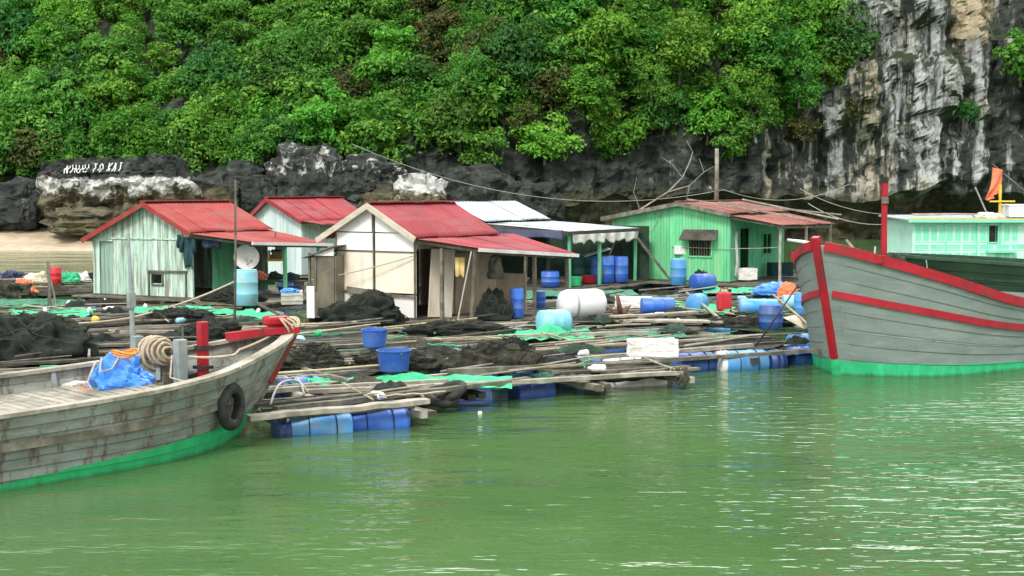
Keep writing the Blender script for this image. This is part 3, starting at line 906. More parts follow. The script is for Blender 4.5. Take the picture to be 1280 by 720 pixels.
def boards(mb, p0, d, length, top, openings=(), w=.15, th=.025, nrm=None, z0=0.0):
    """vertical boards along direction d from p0; top(s) gives height; openings (s0,s1,z0,z1)"""
    p0, d = Vector(p0), Vector(d).normalized()
    n = Vector((d.y, -d.x, 0)) if nrm is None else Vector(nrm)
    k = max(1, round(length / w)); bw = length / k
    for i in range(k):
        s0, s1 = i * bw, (i + 1) * bw
        sm = (s0 + s1) / 2
        spans = [(z0, None)]
        for (a, b, lo, hi) in openings:
            if a <= sm <= b: spans = [(z0, lo), (hi, None)]
        off = n * rnd.uniform(-.006, .006)
        for lo, hi in spans:
            ta, tb_ = (top(s0), top(s1)) if hi is None else (hi, hi)
            if max(ta, tb_) - lo < .03: continue
            g = .004
            q = [p0 + d * (s0 + g) + Vector((0, 0, lo)), p0 + d * (s1 - g) + Vector((0, 0, lo)), p0 + d * (s1 - g) + Vector((0, 0, tb_)), p0 + d * (s0 + g) + Vector((0, 0, ta))]
            vs = [v + off + n * th / 2 for v in q] + [v + off - n * th / 2 for v in q]
            mb.add(vs, [(0, 1, 2, 3), (7, 6, 5, 4), (0, 4, 5, 1), (1, 5, 6, 2), (2, 6, 7, 3), (3, 7, 4, 0)])
def shell(t, W, L, ua, HL, HR, HA, mat, front_open=(), right_open=(), right_len=None, right_mat=None, w=.15, skip_front=False, period=.19):
    def gt(x): return HL + (HA - HL) * x / ua if x < ua else HA + (HR - HA) * (x - ua) / (W - ua)
    mb = MB()
    if not skip_front: boards(mb, (0, 0, 0), (1, 0, 0), W, gt, front_open, w)
    boards(mb, (0.03, .03, 0), (0, 1, 0), L - .06, lambda s: HL - .02, (), .3)
    boards(mb, (0.02, L, 0), (1, 0, 0), W - .04, gt, (), .3)
    if not (right_mat): boards(mb, (W, .03, 0), (0, 1, 0), (right_len or L) - .06, lambda s: HR - .02, right_open, w)
    mb.build("wall", mat, t)
    if right_mat:
        mb = MB(); boards(mb, (W, .03, 0), (0, 1, 0), (right_len or L) - .06, lambda s: HR - .02, right_open, w)
        mb.build("side_wall", right_mat, t)
    fl = MB(); fl.box((W / 2, L / 2, -.03), (W + .1, L + .1, .05)); fl.build("floor", M['wood_dark'], t)
    return gt
def roof(t, W, L, ua, HL, HR, HA, P, zf, zb, mat, oh=.25, ol=.3, of=.28, ob=.2, trim=None, gutter=None, porch_mat=None, Lp=None, front_in=0.0, eave_r=.12, gut0=0.0):
    kL = (HA - HL) / ua; kR = (HA - HR) / (W - ua)
    y0, y1 = -of, L + ob
    mb = MB()
    up = .05
    corr(mb, (ua + .02, y0, HA + up), (ua + .02, y1, HA + up), (-ol, y1, HL - kL * ol + up), (-ol, y0, HL - kL * ol + up))
    corr(mb, (ua - .02, y0, HA + up), (ua - .02, y1, HA + up), (W + eave_r, y1, HR - kR * eave_r + up), (W + eave_r, y0, HR - kR * eave_r + up))
    rf = mb.build("roof", mat, t, smooth=True, solid=.008)
    rc = MB(); rc.bar((ua, y0 - .02, HA + up + .035), (ua, y1 + .02, HA + up + .035), .26, .035); rc.build("ridge_cap", mat, rf)
    if P:
        ps = MB()
        zs = HR - .07
        corr(ps, (W - .05, y0 + front_in, zs + .03), (W - .05, (Lp or L) + ob, zs + .03), (W + P, (Lp or L) + ob, zb), (W + P, y0 + front_in, zf))
        po = ps.build("porch_roof", porch_mat or mat, t, smooth=True, solid=.008)
        if gutter:
            g = MB()
            LL = (Lp or L) + ob - (y0 + front_in)
            a = Vector((W + P + .02, y0 + front_in + LL * gut0, zf + (zb - zf) * gut0 - .03)); b = Vector((W + P + .02, (Lp or L) + ob + .1, zb - .04))
            g.bar(a, b, .05, .10); g.build("gutter", gutter, po)
        r_ = MB()
        for f in (0.0, .33, .66, 1.0):
            yy = y0 + front_in + .15 + ((Lp or L) + ob - y0 - front_in - .3) * f
            r_.bar((W - .05, yy, zs - .05), (W + P - .05, yy, zf + (zb - zf) * f - .07), .05, .07)
        r_.bar((W + P - .12, y0 + front_in + .1, zf - .10), (W + P - .12, (Lp or L) + ob - .05, zb - .10), .06, .08)
        r_.build("porch_rafter", M['wood'], po)
    if trim:
        tm = MB()
        tm.bar((-ol, y0 - .03, HL - kL * ol - .01), (ua + .02, y0 - .03, HA - .01), .03, .16, up=(0, 0, 1))
        tm.bar((ua - .02, y0 - .035, HA - .01), (W + eave_r, y0 - .035, HR - kR * eave_r - .01), .03, .16)
        tm.build("bargeboard", trim, rf)
def loc_thing(name, corner, rz, label, cat, group=None):
    return thing(name, corner, label, cat, group, rz=rz)
GH = "floating houses of the fish farm"

def hang_cloth(mb, w, h, seed, fold=.04):
    g = random.Random(seed)
    ph = g.uniform(0, 6)
    mb.grid(lambda u, v: Vector(((u - .5) * w * (1 - .12 * v * math.sin(u * 6 + ph)), fold * math.sin(u * 11 + ph) * (.3 + v) + .02 * math.sin(v * 7), -v * h * (1 + .05 * math.sin(u * 9)))), 16, 14)

# --- mint boarded house with scarlet roof
A1 = R(-27)
c = at(243, 372, DECK); W1 = 4.35
o1 = Vector((c.x - W1 * math.cos(A1), c.y - W1 * math.sin(A1), DECK))
H1 = loc_thing("floating_house", o1, A1, "mint green boarded hut with scarlet roof and a white satellite dish in its porch", "house", GH)
shell(H1, W1, 4.0, 2.5, 1.90, 2.14, 3.06, M['green_board'], front_open=[(.25, .88, 0, 1.78), (2.62, 3.05, .42, .72)], right_open=[(.05, .85, 0, 1.9), (2.2, 2.7, .5, 1.7)], right_len=3.1, right_mat=M['jade'])
roof(H1, W1, 4.0, 2.5, 1.90, 2.14, 3.06, 2.5, 1.86, 1.66, M['red_roof'], ol=.22, trim=M['red_roof'], gutter=M['white_trim'], gut0=.02)
mb = MB(); boards(mb, (.27, .06, 0), (1, 0, 0), .60, lambda s: 1.76, (), .2); d_ = mb.build("door", M['mint_door'], H1); d_["label"] = "grey green weathered plank door"
mb = MB()
mb.bar((2.45, -.05, .82), (4.1, -.05, .84), .05, .06); mb.bar((2.47, -.05, 0), (2.47, -.05, .8), .05, .05); mb.bar((4.05, -.05, 0), (4.05, -.05, .82), .05, .05)
mb.bar((2.58, -.04, .37), (3.1, -.04, .37), .04, .05); mb.bar((2.58, -.04, .75), (3.1, -.04, .75), .04, .05); mb.bar((2.6, -.04, .40), (2.6, -.04, .73), .04, .04); mb.bar((3.07, -.04, .40), (3.07, -.04, .73), .04, .04)
mb.build("hatch_frame", M['wood'], H1)
mb = MB(); mb.bar((0, -.035, 1.88), (4.35, -.035, 1.90), .03, .04); mb.bar((.08, -.04, 0), (.08, -.04, 1.86), .04, .07); mb.bar((4.3, -.04, 0), (4.3, -.04, 2.1), .04, .08); mb.build("corner_batten", M['green_board'], H1)
for (x, y, h) in ((6.7, 3.7, 1.56), (6.6, 1.9, 1.64)):
    mb = MB(); mb.bar((x, y, -.1), (x, y, h), .10, .10, jit=.006, n=3); mb.build("porch_post", M['jade'], H1)

# --- small house behind
c = atd(377, 300, 58); A3 = R(-30); W3 = 2.75
o3 = Vector((c.x - W3 * math.cos(A3), c.y - W3 * math.sin(A3), DECK))
H3 = loc_thing("floating_house", o3, A3, "small pale blue hut with crimson roof behind the mint green hut", "house", GH)
shell(H3, W3, 4.6, 1.15, 2.2, 2.30, 3.12, M['pale_blue'], front_open=[(1.35, 1.9, .75, 1.45)])
roof(H3, W3, 4.6, 1.15, 2.2, 2.30, 3.12, 1.2, 2.10, 1.98, M['crimson_roof'], ol=.3, trim=M['crimson_roof'], eave_r=.25)
mb = MB(); mb.box((1.62, .05, 1.1), (.6, .03, .75)); mb.build("window", M['blackish'], H3)

# --- white and cream panelled house
A2 = R(-33)
c = at(521, 398, DECK); W2 = 2.86
o2 = Vector((c.x - W2 * math.cos(A2), c.y - W2 * math.sin(A2), DECK))
H2 = loc_thing("floating_house", o2, A2, "white and cream panelled hut with crimson roof and a doorway under its porch", "house", GH)
ua2, HL2, HR2, HA2 = 1.32, 2.38, 2.24, 3.10
def gt2(x): return HL2 + (HA2 - HL2) * x / ua2 if x < ua2 else HA2 + (HR2 - HA2) * (x - ua2) / (W2 - ua2)
wall = MB()
boards(wall, (0.0, .03, 0), (0, 1, 0), 3.9, lambda s: HL2 - .02, (), .9)
boards(wall, (0.02, 3.97, 0), (1, 0, 0), W2 - .04, gt2, (), .5)
boards(wall, (W2, .03, 0), (0, 1, 0), 3.9, lambda s: HR2 - .02, [(.15, 1.2, 0, 1.9)], .35)
wall.build("wall", M['tan_board'], H2)
mb = MB(); mb.box((W2 / 2, 1.98, -.03), (W2 + .1, 4.0, .05)); mb.build("floor", M['wood_dark'], H2)
def panel(x0, x1, z0, z1, mat, nm="wall_panel", top=None):
    mb = MB()
    g = .012
    zt0, zt1 = (z1, z1) if top is None else (top(x0 + g) - .02, top(x1 - g) - .02)
    pts = [(x0 + g, z0 + g), (x1 - g, z0 + g), (x1 - g, zt1), (x0 + g, zt0)]
    vs = [(x, -.012, z) for x, z in pts] + [(x, .012, z) for x, z in pts]
    mb.add(vs, [(0, 1, 2, 3), (7, 6, 5, 4), (0, 4, 5, 1), (1, 5, 6, 2), (2, 6, 7, 3), (3, 7, 4, 0)])
    return mb.build(nm, mat, H2)
for (x0, x1) in ((0, 1.36), (1.42, W2)):
    panel(x0, x1, 0.0, .62, M['white_panel'])
    panel(x0, x1, .66, 1.80, M['cream_panel'])
    panel(x0, x1, 1.82, 2.32, M['white_panel'])
panel(0, ua2, 2.34, 0, M['white_panel'], top=gt2); 
panel(1.42, 2.72, 2.34, 0, M['white_panel'], top=gt2)
mb = MB(); mb.bar((1.39, -.03, 0), (1.39, -.03, 3.0), .03, .06, up=(0, 1, 0)); mb.bar((0, -.03, 1.81), (W2, -.03, 1.81), .02, .025); mb.bar((W2 - .03, -.03, 0), (W2 - .03, -.03, 2.22), .03, .08, up=(0, 1, 0)); mb.bar((.03, -.03, 0), (.03, -.03, 2.3), .03, .05, up=(0, 1, 0))
mb.build("batten", M['wood'], H2)
mb = MB(); mb.bar((.5, -.12, .72), (2.1, -.16, .58), .05, .16, jit=.01, n=3); mb.bar((-.1, -.08, .70), (2.8, -.08, .60), .04, .05, jit=.01, n=3); mb.build("rail_plank", M['wood'], H2)
roof(H2, W2, 3.95, ua2, HL2, HR2, HA2, 2.11, 1.98, 1.62, M['crimson_roof'], ol=.55, of=.2, trim=M['beige_trim'], gutter=M['white_trim'], Lp=5.0, gut0=.02, ob=.05)
for i, (x, y, z) in enumerate(((W2 + 1.95, .0, 1.86), (W2 + 2.0, 4.7, 1.5), (W2 + 2.0, 2.9, 1.66), (W2 + .9, -.05, 1.95))):
    mb = MB(); mb.bar((x + (.0 if i else -.12), y, -.1), (x, y, z), .09, .09, jit=.008, n=3); mb.build("porch_post", M['wood'], H2)
mb = MB(); mb.box((W2 + .12, 1.0, .92), (.04, .85, 1.9), Matrix.Rotation(R(-14), 3, 'Z') @ Matrix.Rotation(R(-4), 3, 'X')); mb.build("door", M['cream_panel'], H2)
mb = MB(); mb.box((W2 + .05, 2.35, .85), (.04, 1.2, 1.75)); mb.build("side_panel", M['tan_board'], H2)
mb = MB(); mb.box((W2 + .9, 3.4, .55), (1.0, .05, 1.1)); mb.build("porch_panel", M['tan_board'], H2)
# lean-to closet at the left of the white hut
q = at(384, 394, DECK)
t = loc_thing("closet_shed", Vector((q.x, q.y + .2, DECK)), R(-20), "narrow brown closet with a white lower panel beside the white and cream hut", "shed")
mb = MB(); mb.box((.52, .02, .80), (.62, .04, 1.75)); mb.box((.86, .5, .8), (.04, .95, 1.75)); mb.box((.2, .98, .8), (1.3, .04, 1.75)); mb.build("wall", M['brown_door'], t)
mb = MB(); mb.box((.10, -.02, .36), (.24, .05, .90)); mb.build("lower_panel", M['white_panel'], t)
mb = MB(); mb.box((.06, .0, 1.1), (.06, .06, 1.3)); mb.box((.26, -.015, 1.2), (.05, .05, 1.0)); mb.build("post", M['wood'], t)
mb = MB(); mb.slab([(-.12, -.15, 1.62), (.95, -.15, 1.98), (.95, 1.15, 1.98), (-.12, 1.15, 1.62)], .03); mb.build("roof", M['wood'], t)
mb = MB(); mb.add([(.22, -.05, 1.68), (.84, -.05, 1.68), (.84, -.05, 1.90), (.22, -.05, 1.70), (.22, -.02, 1.68), (.84, -.02, 1.68), (.84, -.02, 1.90), (.22, -.02, 1.70)], [(0, 1, 2, 3), (7, 6, 5, 4), (0, 4, 5, 1), (1, 5, 6, 2), (2, 6, 7, 3), (3, 7, 4, 0)]); mb.build("gable_board", M['white_panel'], t)

# --- open shed with grey metal roof
A4 = R(-33)
c = atd(604, 330, 51.5)
o4 = Vector((c.x, c.y, DECK))
H4 = loc_thing("net_shed", o4, A4, "open shed with pale grey metal roof and flat awning", "shed", GH)
mb = MB()
corr(mb, (-1.55, -.1, 3.06), (-1.55, 4.6, 3.06), (.10, 4.6, 2.36), (.10, -.1, 2.36)); corr(mb, (-1.5, -.1, 3.06), (-1.5, 4.6, 3.06), (-3.1, 4.6, 2.36), (-3.1, -.1, 2.36))
mb.build("roof", M['grey_roof'], H4, smooth=True, solid=.008)
mb = MB(); corr(mb, (0.0, -.1, 2.28), (.0, 4.8, 2.28), (3.3, 6.0, 2.02), (3.3, .6, 2.02)); mb.build("awning_roof", M['grey_roof'], H4, smooth=True, solid=.008)
mb = MB(); mb.bar((3.32, .6, 1.97), (3.32, 6.0, 1.97), .06, .12); mb.bar((0, -.12, 2.2), (3.32, .58, 1.95), .05, .12); mb.build("awning_edge", M['wood_dark'], H4)
for (x, y, h) in ((.1, 0, 2.2), (3.2, .8, 1.94), (3.2, 3.0, 1.94), (3.2, 5.8, 1.94), (1.6, .4, 2.05), (.1, 4.4, 2.2)):
    mb = MB(); mb.bar((x, y, -.1), (x, y, h), .10, .10, jit=.008, n=3); mb.build("post", M['jade'] if x > 3 else M['wood'], H4)
mb = MB(); mb.bar((3.25, 5.8, 1.7), (4.6, 6.2, -.05), .09, .09); mb.build("brace", M['wood'], H4)
mb = MB(); mb.bar((3.2, 3.0, .1), (3.2, 4.3, 1.8), .06, .06); mb.build("brace", M['wood'], H4)
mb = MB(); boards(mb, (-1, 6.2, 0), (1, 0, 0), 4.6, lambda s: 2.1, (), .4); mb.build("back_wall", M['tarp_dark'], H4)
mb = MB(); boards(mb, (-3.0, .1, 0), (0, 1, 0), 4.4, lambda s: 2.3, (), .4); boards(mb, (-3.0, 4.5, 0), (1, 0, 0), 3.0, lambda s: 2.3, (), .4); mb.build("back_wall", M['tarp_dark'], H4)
mb = MB(); mb.box((.2, 3, -.03), (6.6, 6.4, .05)); mb.build("floor", M['wood_dark'], H4)
t = thing("tarpaulin", H4.matrix_basis @ Vector((1.6, .15, 2.1)), "navy tarpaulin slung under the grey shed roof", "tarpaulin", rz=A4 + R(12))
mb = MB(); mb.grid(lambda u, v: Vector(((u - .5) * 3.1, .05 * math.sin(u * 14) - .1 * v, -v * (.42 + .16 * math.sin(u * 5 + 1)) - .03 * u)), 30, 6); mb.build("sheet", M['tarp_navy'], t, solid=.006, smooth=True)
t = thing("fringe_cloth", H4.matrix_basis @ Vector((3.34, 3.3, 1.92)), "ragged white cloth fringe hanging from the flat grey awning", "cloth", rz=A4 + R(90))
mb = MB(); mb.grid(lambda u, v: Vector(((u - .5) * 5.0, .06 * math.sin(u * 40) * v, -v * (.26 + .10 * abs(math.sin(u * 13)) + .05 * math.sin(u * 47)))), 90, 5); mb.build("cloth", M['cloth_white'], t, solid=.008, smooth=True)

# --- vivid green house with rusty roof
A5 = R(-30)
c = at(912, 352, DECK); W5 = 5.0
o5 = Vector((c.x - W5 * math.cos(A5), c.y - W5 * math.sin(A5), DECK))
H5 = loc_thing("floating_house", o5, A5, "vivid green boarded hut with low rusty red roof and a barred window", "house", GH)
shell(H5, W5, 6.2, 2.95, 2.42, 2.58, 2.98, M['vivid_green'], front_open=[(.55, 1.35, 0, 1.9), (3.35, 4.25, .95, 1.75)], right_open=[(1.0, 2.0, 0, 2.0), (3.5, 4.5, .9, 1.7)], right_mat=M['jade'], w=.13)
roof(H5, W5, 6.2, 2.95, 2.42, 2.58, 2.98, 2.1, 2.20, 2.1, M['rust_roof'], ol=.35, of=.3, trim=M['wood'])
mb = MB()
mb = MB(); mb.bar((3.3, -.04, .93), (4.3, -.04, .93), .05, .06); mb.bar((3.32, -.04, .93), (3.32, -.04, 1.75), .04, .05, up=(0, 1, 0)); mb.bar((4.28, -.04, .93), (4.28, -.04, 1.75), .04, .05, up=(0, 1, 0)); wf5 = mb.build("window_frame", M['vivid_green'], H5)
for i in range(8):
    mb = MB(); mb.bar((3.4 + i * .11, .0, .95), (3.4 + i * .11, .0, 1.75), .03, .03); mb.build("window_bar", M['wood'], wf5)
mb = MB(); mb.slab([(3.1, -.04, 1.98), (4.52, -.04, 1.98), (4.58, -.42, 1.58), (3.05, -.42, 1.58)], .03); mb.build("window_flap", M['wood_dark'], wf5)
mb = MB(); mb.bar((.5, -.03, 1.93), (1.4, -.03, 1.93), .04, .07); mb.bar((.52, -.03, 0), (.52, -.03, 1.9), .04, .06, up=(0, 1, 0)); mb.bar((1.38, -.03, 0), (1.38, -.03, 1.9), .04, .06, up=(0, 1, 0)); mb.build("door_frame", M['wood'], H5)
mb = MB(); mb.bar((W5 + .04, 3.5, .9), (W5 + .04, 4.5, .9), .05, .06); mb.bar((W5 + .04, 4.0, .9), (W5 + .04, 4.0, 1.7), .04, .05); mb.bar((W5 + .04, 3.5, .9), (W5 + .04, 3.5, 1.7), .04, .05); mb.bar((W5 + .04, 4.5, .9), (W5 + .04, 4.5, 1.7), .04, .05); mb.build("side_window_frame", M['jade'], H5)
for (x, y) in ((W5 + 2.0, .0), (W5 + 2.0, 3.0), (W5 + 2.0, 6.1)):
    mb = MB(); mb.bar((x, y, -.1), (x, y, 2.1), .09, .09, jit=.008, n=3); mb.build("porch_post", M['wood_light'], H5)
mb = MB()
mb.bar((4.6, -.2, 3.04), (7.6, 5.6, 2.5), .07, .06); mb.bar((2.6, 1.5, 3.13), (7.2, 2.0, 2.42), .06, .06); mb.bar((3.2, 6.0, 3.1), (7.3, 6.3, 2.3), .06, .06)
mb.build("roof_batten", M['wood_light'], H5)

# --- house platforms
def platform(px, py, A, x0, x1, y0, y1, host, label):
    t = thing("house_platform", (host.location.x, host.location.y, 0), label, "platform", "timber platforms under the huts", rz=A)
    mb = MB()
    k = int((y1 - y0) / .32)
    for i in range(k):
        yy = y0 + (i + .5) * (y1 - y0) / k
        mb.bar((x0 + rnd.uniform(-.2, .05), yy, .34), (x1 + rnd.uniform(-.05, .2), yy, .34 + rnd.uniform(-.01, .01)), .27, .05)
    mb.build("planking", M['wood'], t)
    mb = MB()
    for xx in (x0 + .3, (x0 + x1) / 2, x1 - .3): mb.bar((xx, y0 - .1, .22), (xx, y1 + .1, .22), .16, .18)
    mb.build("joist", M['wood_dark'], t)
    mb = MB()
    for xx in (x0 + .5, x0 + (x1 - x0) * .5, x1 - .5):
        for yy in (y0 + .5, y1 - .6):
            mb = MB(); mb.lathe([(.26, -.45), (.29, -.40), (.29, .40), (.26, .45)], Matrix.Translation((xx, yy, -.08)) @ Matrix.Rotation(R(90), 4, 'Y'), 14)
            mb.build("float", M['navy_drum'], t)
platform(0, 0, A1, -.4, 7.4, -.5, 5, H1, "plank platform carrying the mint green hut")
platform(0, 0, A3, -.3, 4.2, -.4, 5, H3, "plank platform carrying the pale blue hut")
platform(0, 0, A2, -.9, 5.2, -.5, 5.4, H2, "plank platform carrying the white and cream hut")
platform(0, 0, A4, -3.2, 3.9, -.3, 6.4, H4, "plank platform carrying the grey roofed shed")
platform(0, 0, A5, -.4, 7.5, -1.2, 6.6, H5, "plank platform carrying the vivid green hut")
# ------------------------------------------------------------------ boats
def spl(x, tab):
    """smooth (Hermite) interpolation through a table"""
    if x <= tab[0][0]: return tab[0][1]
    if x >= tab[-1][0]: return tab[-1][1]
    n = len(tab)
    for i in range(n - 1):
        x0, y0 = tab[i]; x1, y1 = tab[i + 1]
        if x <= x1:
            def m(k):
                if k == 0: return (tab[1][1] - tab[0][1]) / (tab[1][0] - tab[0][0])
                if k == n - 1: return (tab[-1][1] - tab[-2][1]) / (tab[-1][0] - tab[-2][0])
                a = (tab[k][1] - tab[k - 1][1]) / (tab[k][0] - tab[k - 1][0]); b = (tab[k + 1][1] - tab[k][1]) / (tab[k + 1][0] - tab[k][0])
                return (a * (tab[k + 1][0] - tab[k][0]) + b * (tab[k][0] - tab[k - 1][0])) / (tab[k + 1][0] - tab[k - 1][0])
            h = x1 - x0; t = (x - x0) / h
            return (2 * t**3 - 3 * t * t + 1) * y0 + (t**3 - 2 * t * t + t) * h * m(i) + (-2 * t**3 + 3 * t * t) * y1 + (t**3 - t * t) * h * m(i + 1)
    return tab[-1][1]

class Hull:
    def __init__(s, L, g, sheer, w, rake, keel=-.5, nstr=7):
        s.L, s.g, s.sh, s.w, s.rake, s.keel, s.nstr = L, g, sheer, w, rake, keel, nstr
    def x_at(s, st, z):
        f = max(0.0, 1 - st / 3.2) ** 1.5
        S0 = spl(0, s.sh)
        return -st - s.rake * (1 - z / S0) * f
    def pt(s, st, z, side, off=0.0):
        """outer skin at station st, height z; off pushes outwards"""
        S, g, w = spl(st, s.sh), max(.02, spl(st, s.g)), max(.015, spl(st, s.w))
        if z >= 0:
            t = min(1.15, z / S)
            b = w + (g - w) * (t ** 1.15)
        else:
            t = z / s.keel
            b = w * max(.02, (1 - t * t)) ** .7
        return Vector((s.x_at(st, z), side * (b + off), z))
    def stations(s, n=60):
        return [s.L * (i / n) ** 1.35 for i in range(n + 1)]
    def skin(s, name, mat, parent):
        me = bpy.data.meshes.new(name)
        V, Fc, UV = [], [], []
        st = s.stations()
        rows = []
        for k in range(5): rows.append(('u', k / 5))            # keel .. waterline
        for k in range(s.nstr):                                   # strakes: each laps the one below
            rows.append(('a', k / s.nstr, .016 if k else .0)); rows.append(('a', (k + .96) / s.nstr, 0.0))
        nr = len(rows)
        for side in (-1, 1):
            b0 = len(V)
            for x in st:
                S = spl(x, s.sh)
                for r_ in rows:
                    if r_[0] == 'u': p = s.pt(x, s.keel * (1 - r_[1]), side)
                    else: p = s.pt(x, S * r_[1], side, r_[2] * (0 if x < .2 else 1) + .004 * noise.noise(Vector((x * 2, r_[1] * 9, side))))
                    V.append(p); UV.append((x, -.1 if r_[0] == 'u' else r_[1]))
            for i in range(len(st) - 1):
                for j in range(nr - 1):
                    a = b0 + i * nr + j
                    f = (a, a + 1, a + nr + 1, a + nr)
                    Fc.append(f if side < 0 else f[::-1])
            if side == -1: left_last = [b0 + (len(st) - 1) * nr + j for j in range(nr)]
            else:
                rl = [b0 + (len(st) - 1) * nr + j for j in range(nr)]
                for j in range(nr - 1): Fc.append((left_last[j], left_last[j + 1], rl[j + 1], rl[j]))
        me.from_pydata([tuple(v) for v in V], [], Fc)
        uv = me.uv_layers.new(name="strake")
        for p in me.polygons:
            for li in p.loop_indices: uv.data[li].uv = UV[me.loops[li].vertex_index]
        me.materials.append(mat)
        bm = bmesh.new(); bm.from_mesh(me); bmesh.ops.recalc_face_normals(bm, faces=bm.faces); bm.to_mesh(me); bm.free()
        o = bpy.data.objects.new(name, me); COL.objects.link(o); o.parent = parent
        so = o.modifiers.new("solid", 'SOLIDIFY'); so.thickness = .05; so.offset = 0
        return o
    def line(s, frac, side, off=0.0, st0=0.0, st1=None, dz=0.0, n=60, inset=False):
        pts = []
        for x in s.stations(n):
            if x < st0 or (st1 and x > st1): continue
            z = spl(x, s.sh) * frac
            p = s.pt(x, z, side, off); p.z += dz
            pts.append(p)
        return pts
    def deck(s, drop, st0, st1, inset=.04, n=46):
        def fn(u, v):
            x = st0 + (st1 - st0) * u
            z = spl(x, s.sh) - (drop(x) if callable(drop) else drop)
            b = max(.01, s.pt(x, z, 1).y - inset)
            p = s.pt(x, z, 1)
            return Vector((p.x, b * (2 * v - 1), z + .03 * (1 - (2 * v - 1) ** 2)))
        return fn

def sweep(mb, pts, w, h, up=(0, 0, 1)):
    pts = [Vector(p) for p in pts]; n = len(pts)
    vs, fs = [], []
    for i, p in enumerate(pts):
        d = (pts[min(i + 1, n - 1)] - pts[max(0, i - 1)]).normalized()
        side = d.cross(Vector(up)).normalized(); u = side.cross(d).normalized()
        for a, b in ((-1, -1), (1, -1), (1, 1), (-1, 1)): vs.append(p + side * a * w / 2 + u * b * h / 2)
    for i in range(n - 1):
        for j in range(4): fs.append((i * 4 + j, i * 4 + (j + 1) % 4, i * 4 + 4 + (j + 1) % 4, i * 4 + 4 + j))
    fs.append((3, 2, 1, 0)); e = (n - 1) * 4; fs.append((e, e + 1, e + 2, e + 3))
    mb.add(vs, fs)

def hull_mat(name, c1, c2, boot1, boot2, bz, stain, stain_amt, nstr, wear=(.5, .64), rough=.7, dark_amt=.5, boot_slope=0.0, seam_amt=.65):
    m, nt, b = newmat(name)
    tc = nt.nodes.new("ShaderNodeTexCoord"); ob = tc.outputs["Object"]
    uvs = nt.nodes.new("ShaderNodeSeparateXYZ"); nt.links.new(tc.outputs["UV"], uvs.inputs[0])
    sep = nt.nodes.new("ShaderNodeSeparateXYZ"); nt.links.new(ob, sep.inputs[0])
    n1 = noise_node(nt, ob, 2.0, (.5, .5, 1.5), 6, .62)
    r_ = ramp(nt, [(.36, c1), (.64, c2)]); nt.links.new(n1.outputs[0], r_.inputs[0])
    col = r_.outputs[0]
    n2 = noise_node(nt, ob, 2.4, (.55, .55, 2.2), 8, .7, (3, 1, 7))       # bare wood / flaking, along the grain
    r2 = ramp(nt, [(wear[0], (0, 0, 0)), (wear[1], (1, 1, 1))]); nt.links.new(n2.outputs[0], r2.inputs[0])
    col = mixc(nt, math_n(nt, 'MULTIPLY', r2.outputs[0], stain_amt), col, stain)
    n3 = noise_node(nt, ob, 2.6, (1.6, 1.6, .40), 7, .74, (8, 2, 5))       # vertical rust and drip marks
    r3 = ramp(nt, [(.60 - .08 * (dark_amt > .8), (0, 0, 0)), (.72 - .09 * (dark_amt > .8), (1, 1, 1))]); nt.links.new(n3.outputs[0], r3.inputs[0])
    col = mixc(nt, math_n(nt, 'MULTIPLY', r3.outputs[0], dark_amt), col, (.10, .055, .025))
    fr = nt.nodes.new("ShaderNodeMath"); fr.operation = 'FRACT'
    nt.links.new(math_n(nt, 'MULTIPLY', uvs.outputs[1], float(nstr)), fr.inputs[0])
    seam = math_n(nt, 'LESS_THAN', math_n(nt, 'ADD', fr.outputs[0], math_n(nt, 'MULTIPLY', n2.outputs[0], .05)), .075)
    above = math_n(nt, 'GREATER_THAN', uvs.outputs[1], .02)
    col = mixc(nt, math_n(nt, 'MULTIPLY', math_n(nt, 'MULTIPLY', seam, above), seam_amt), col, (.03, .032, .028))
    rb = ramp(nt, [(.35, boot1), (.65, boot2)]); nt.links.new(n3.outputs[0], rb.inputs[0])
    zz = math_n(nt, 'ADD', sep.outputs[2], math_n(nt, 'MULTIPLY', math_n(nt, 'ADD', n2.outputs[0], n3.outputs[0]), .10))
    zz = math_n(nt, 'ADD', zz, math_n(nt, 'MULTIPLY', sep.outputs[0], boot_slope))
    boot = math_n(nt, 'LESS_THAN', zz, bz + .10)
    scum = nt.nodes.new("ShaderNodeMapRange"); scum.clamp = True
    nt.links.new(math_n(nt, 'ADD', sep.outputs[2], math_n(nt, 'MULTIPLY', n3.outputs[0], .16)), scum.inputs[0])
    scum.inputs[1].default_value = .15; scum.inputs[2].default_value = .06
    bcol = mixc(nt, math_n(nt, 'MULTIPLY', scum.outputs[0], .8), rb.outputs[0], (.03, .07, .03))
    col = mixc(nt, boot, col, bcol)
    nt.links.new(col, b.inputs["Base Color"]); b.inputs["Roughness"].default_value = rough
    bp = nt.nodes.new("ShaderNodeBump"); bp.inputs["Strength"].default_value = .35; bp.inputs["Distance"].default_value = .02
    nb = noise_node(nt, ob, 9, (.3, .3, 1.6), 6, .65); nt.links.new(nb.outputs[0], bp.inputs["Height"]); nt.links.new(bp.outputs[0], b.inputs["Normal"])
    return m
def head(dx, dy): return math.atan2(dy, dx)

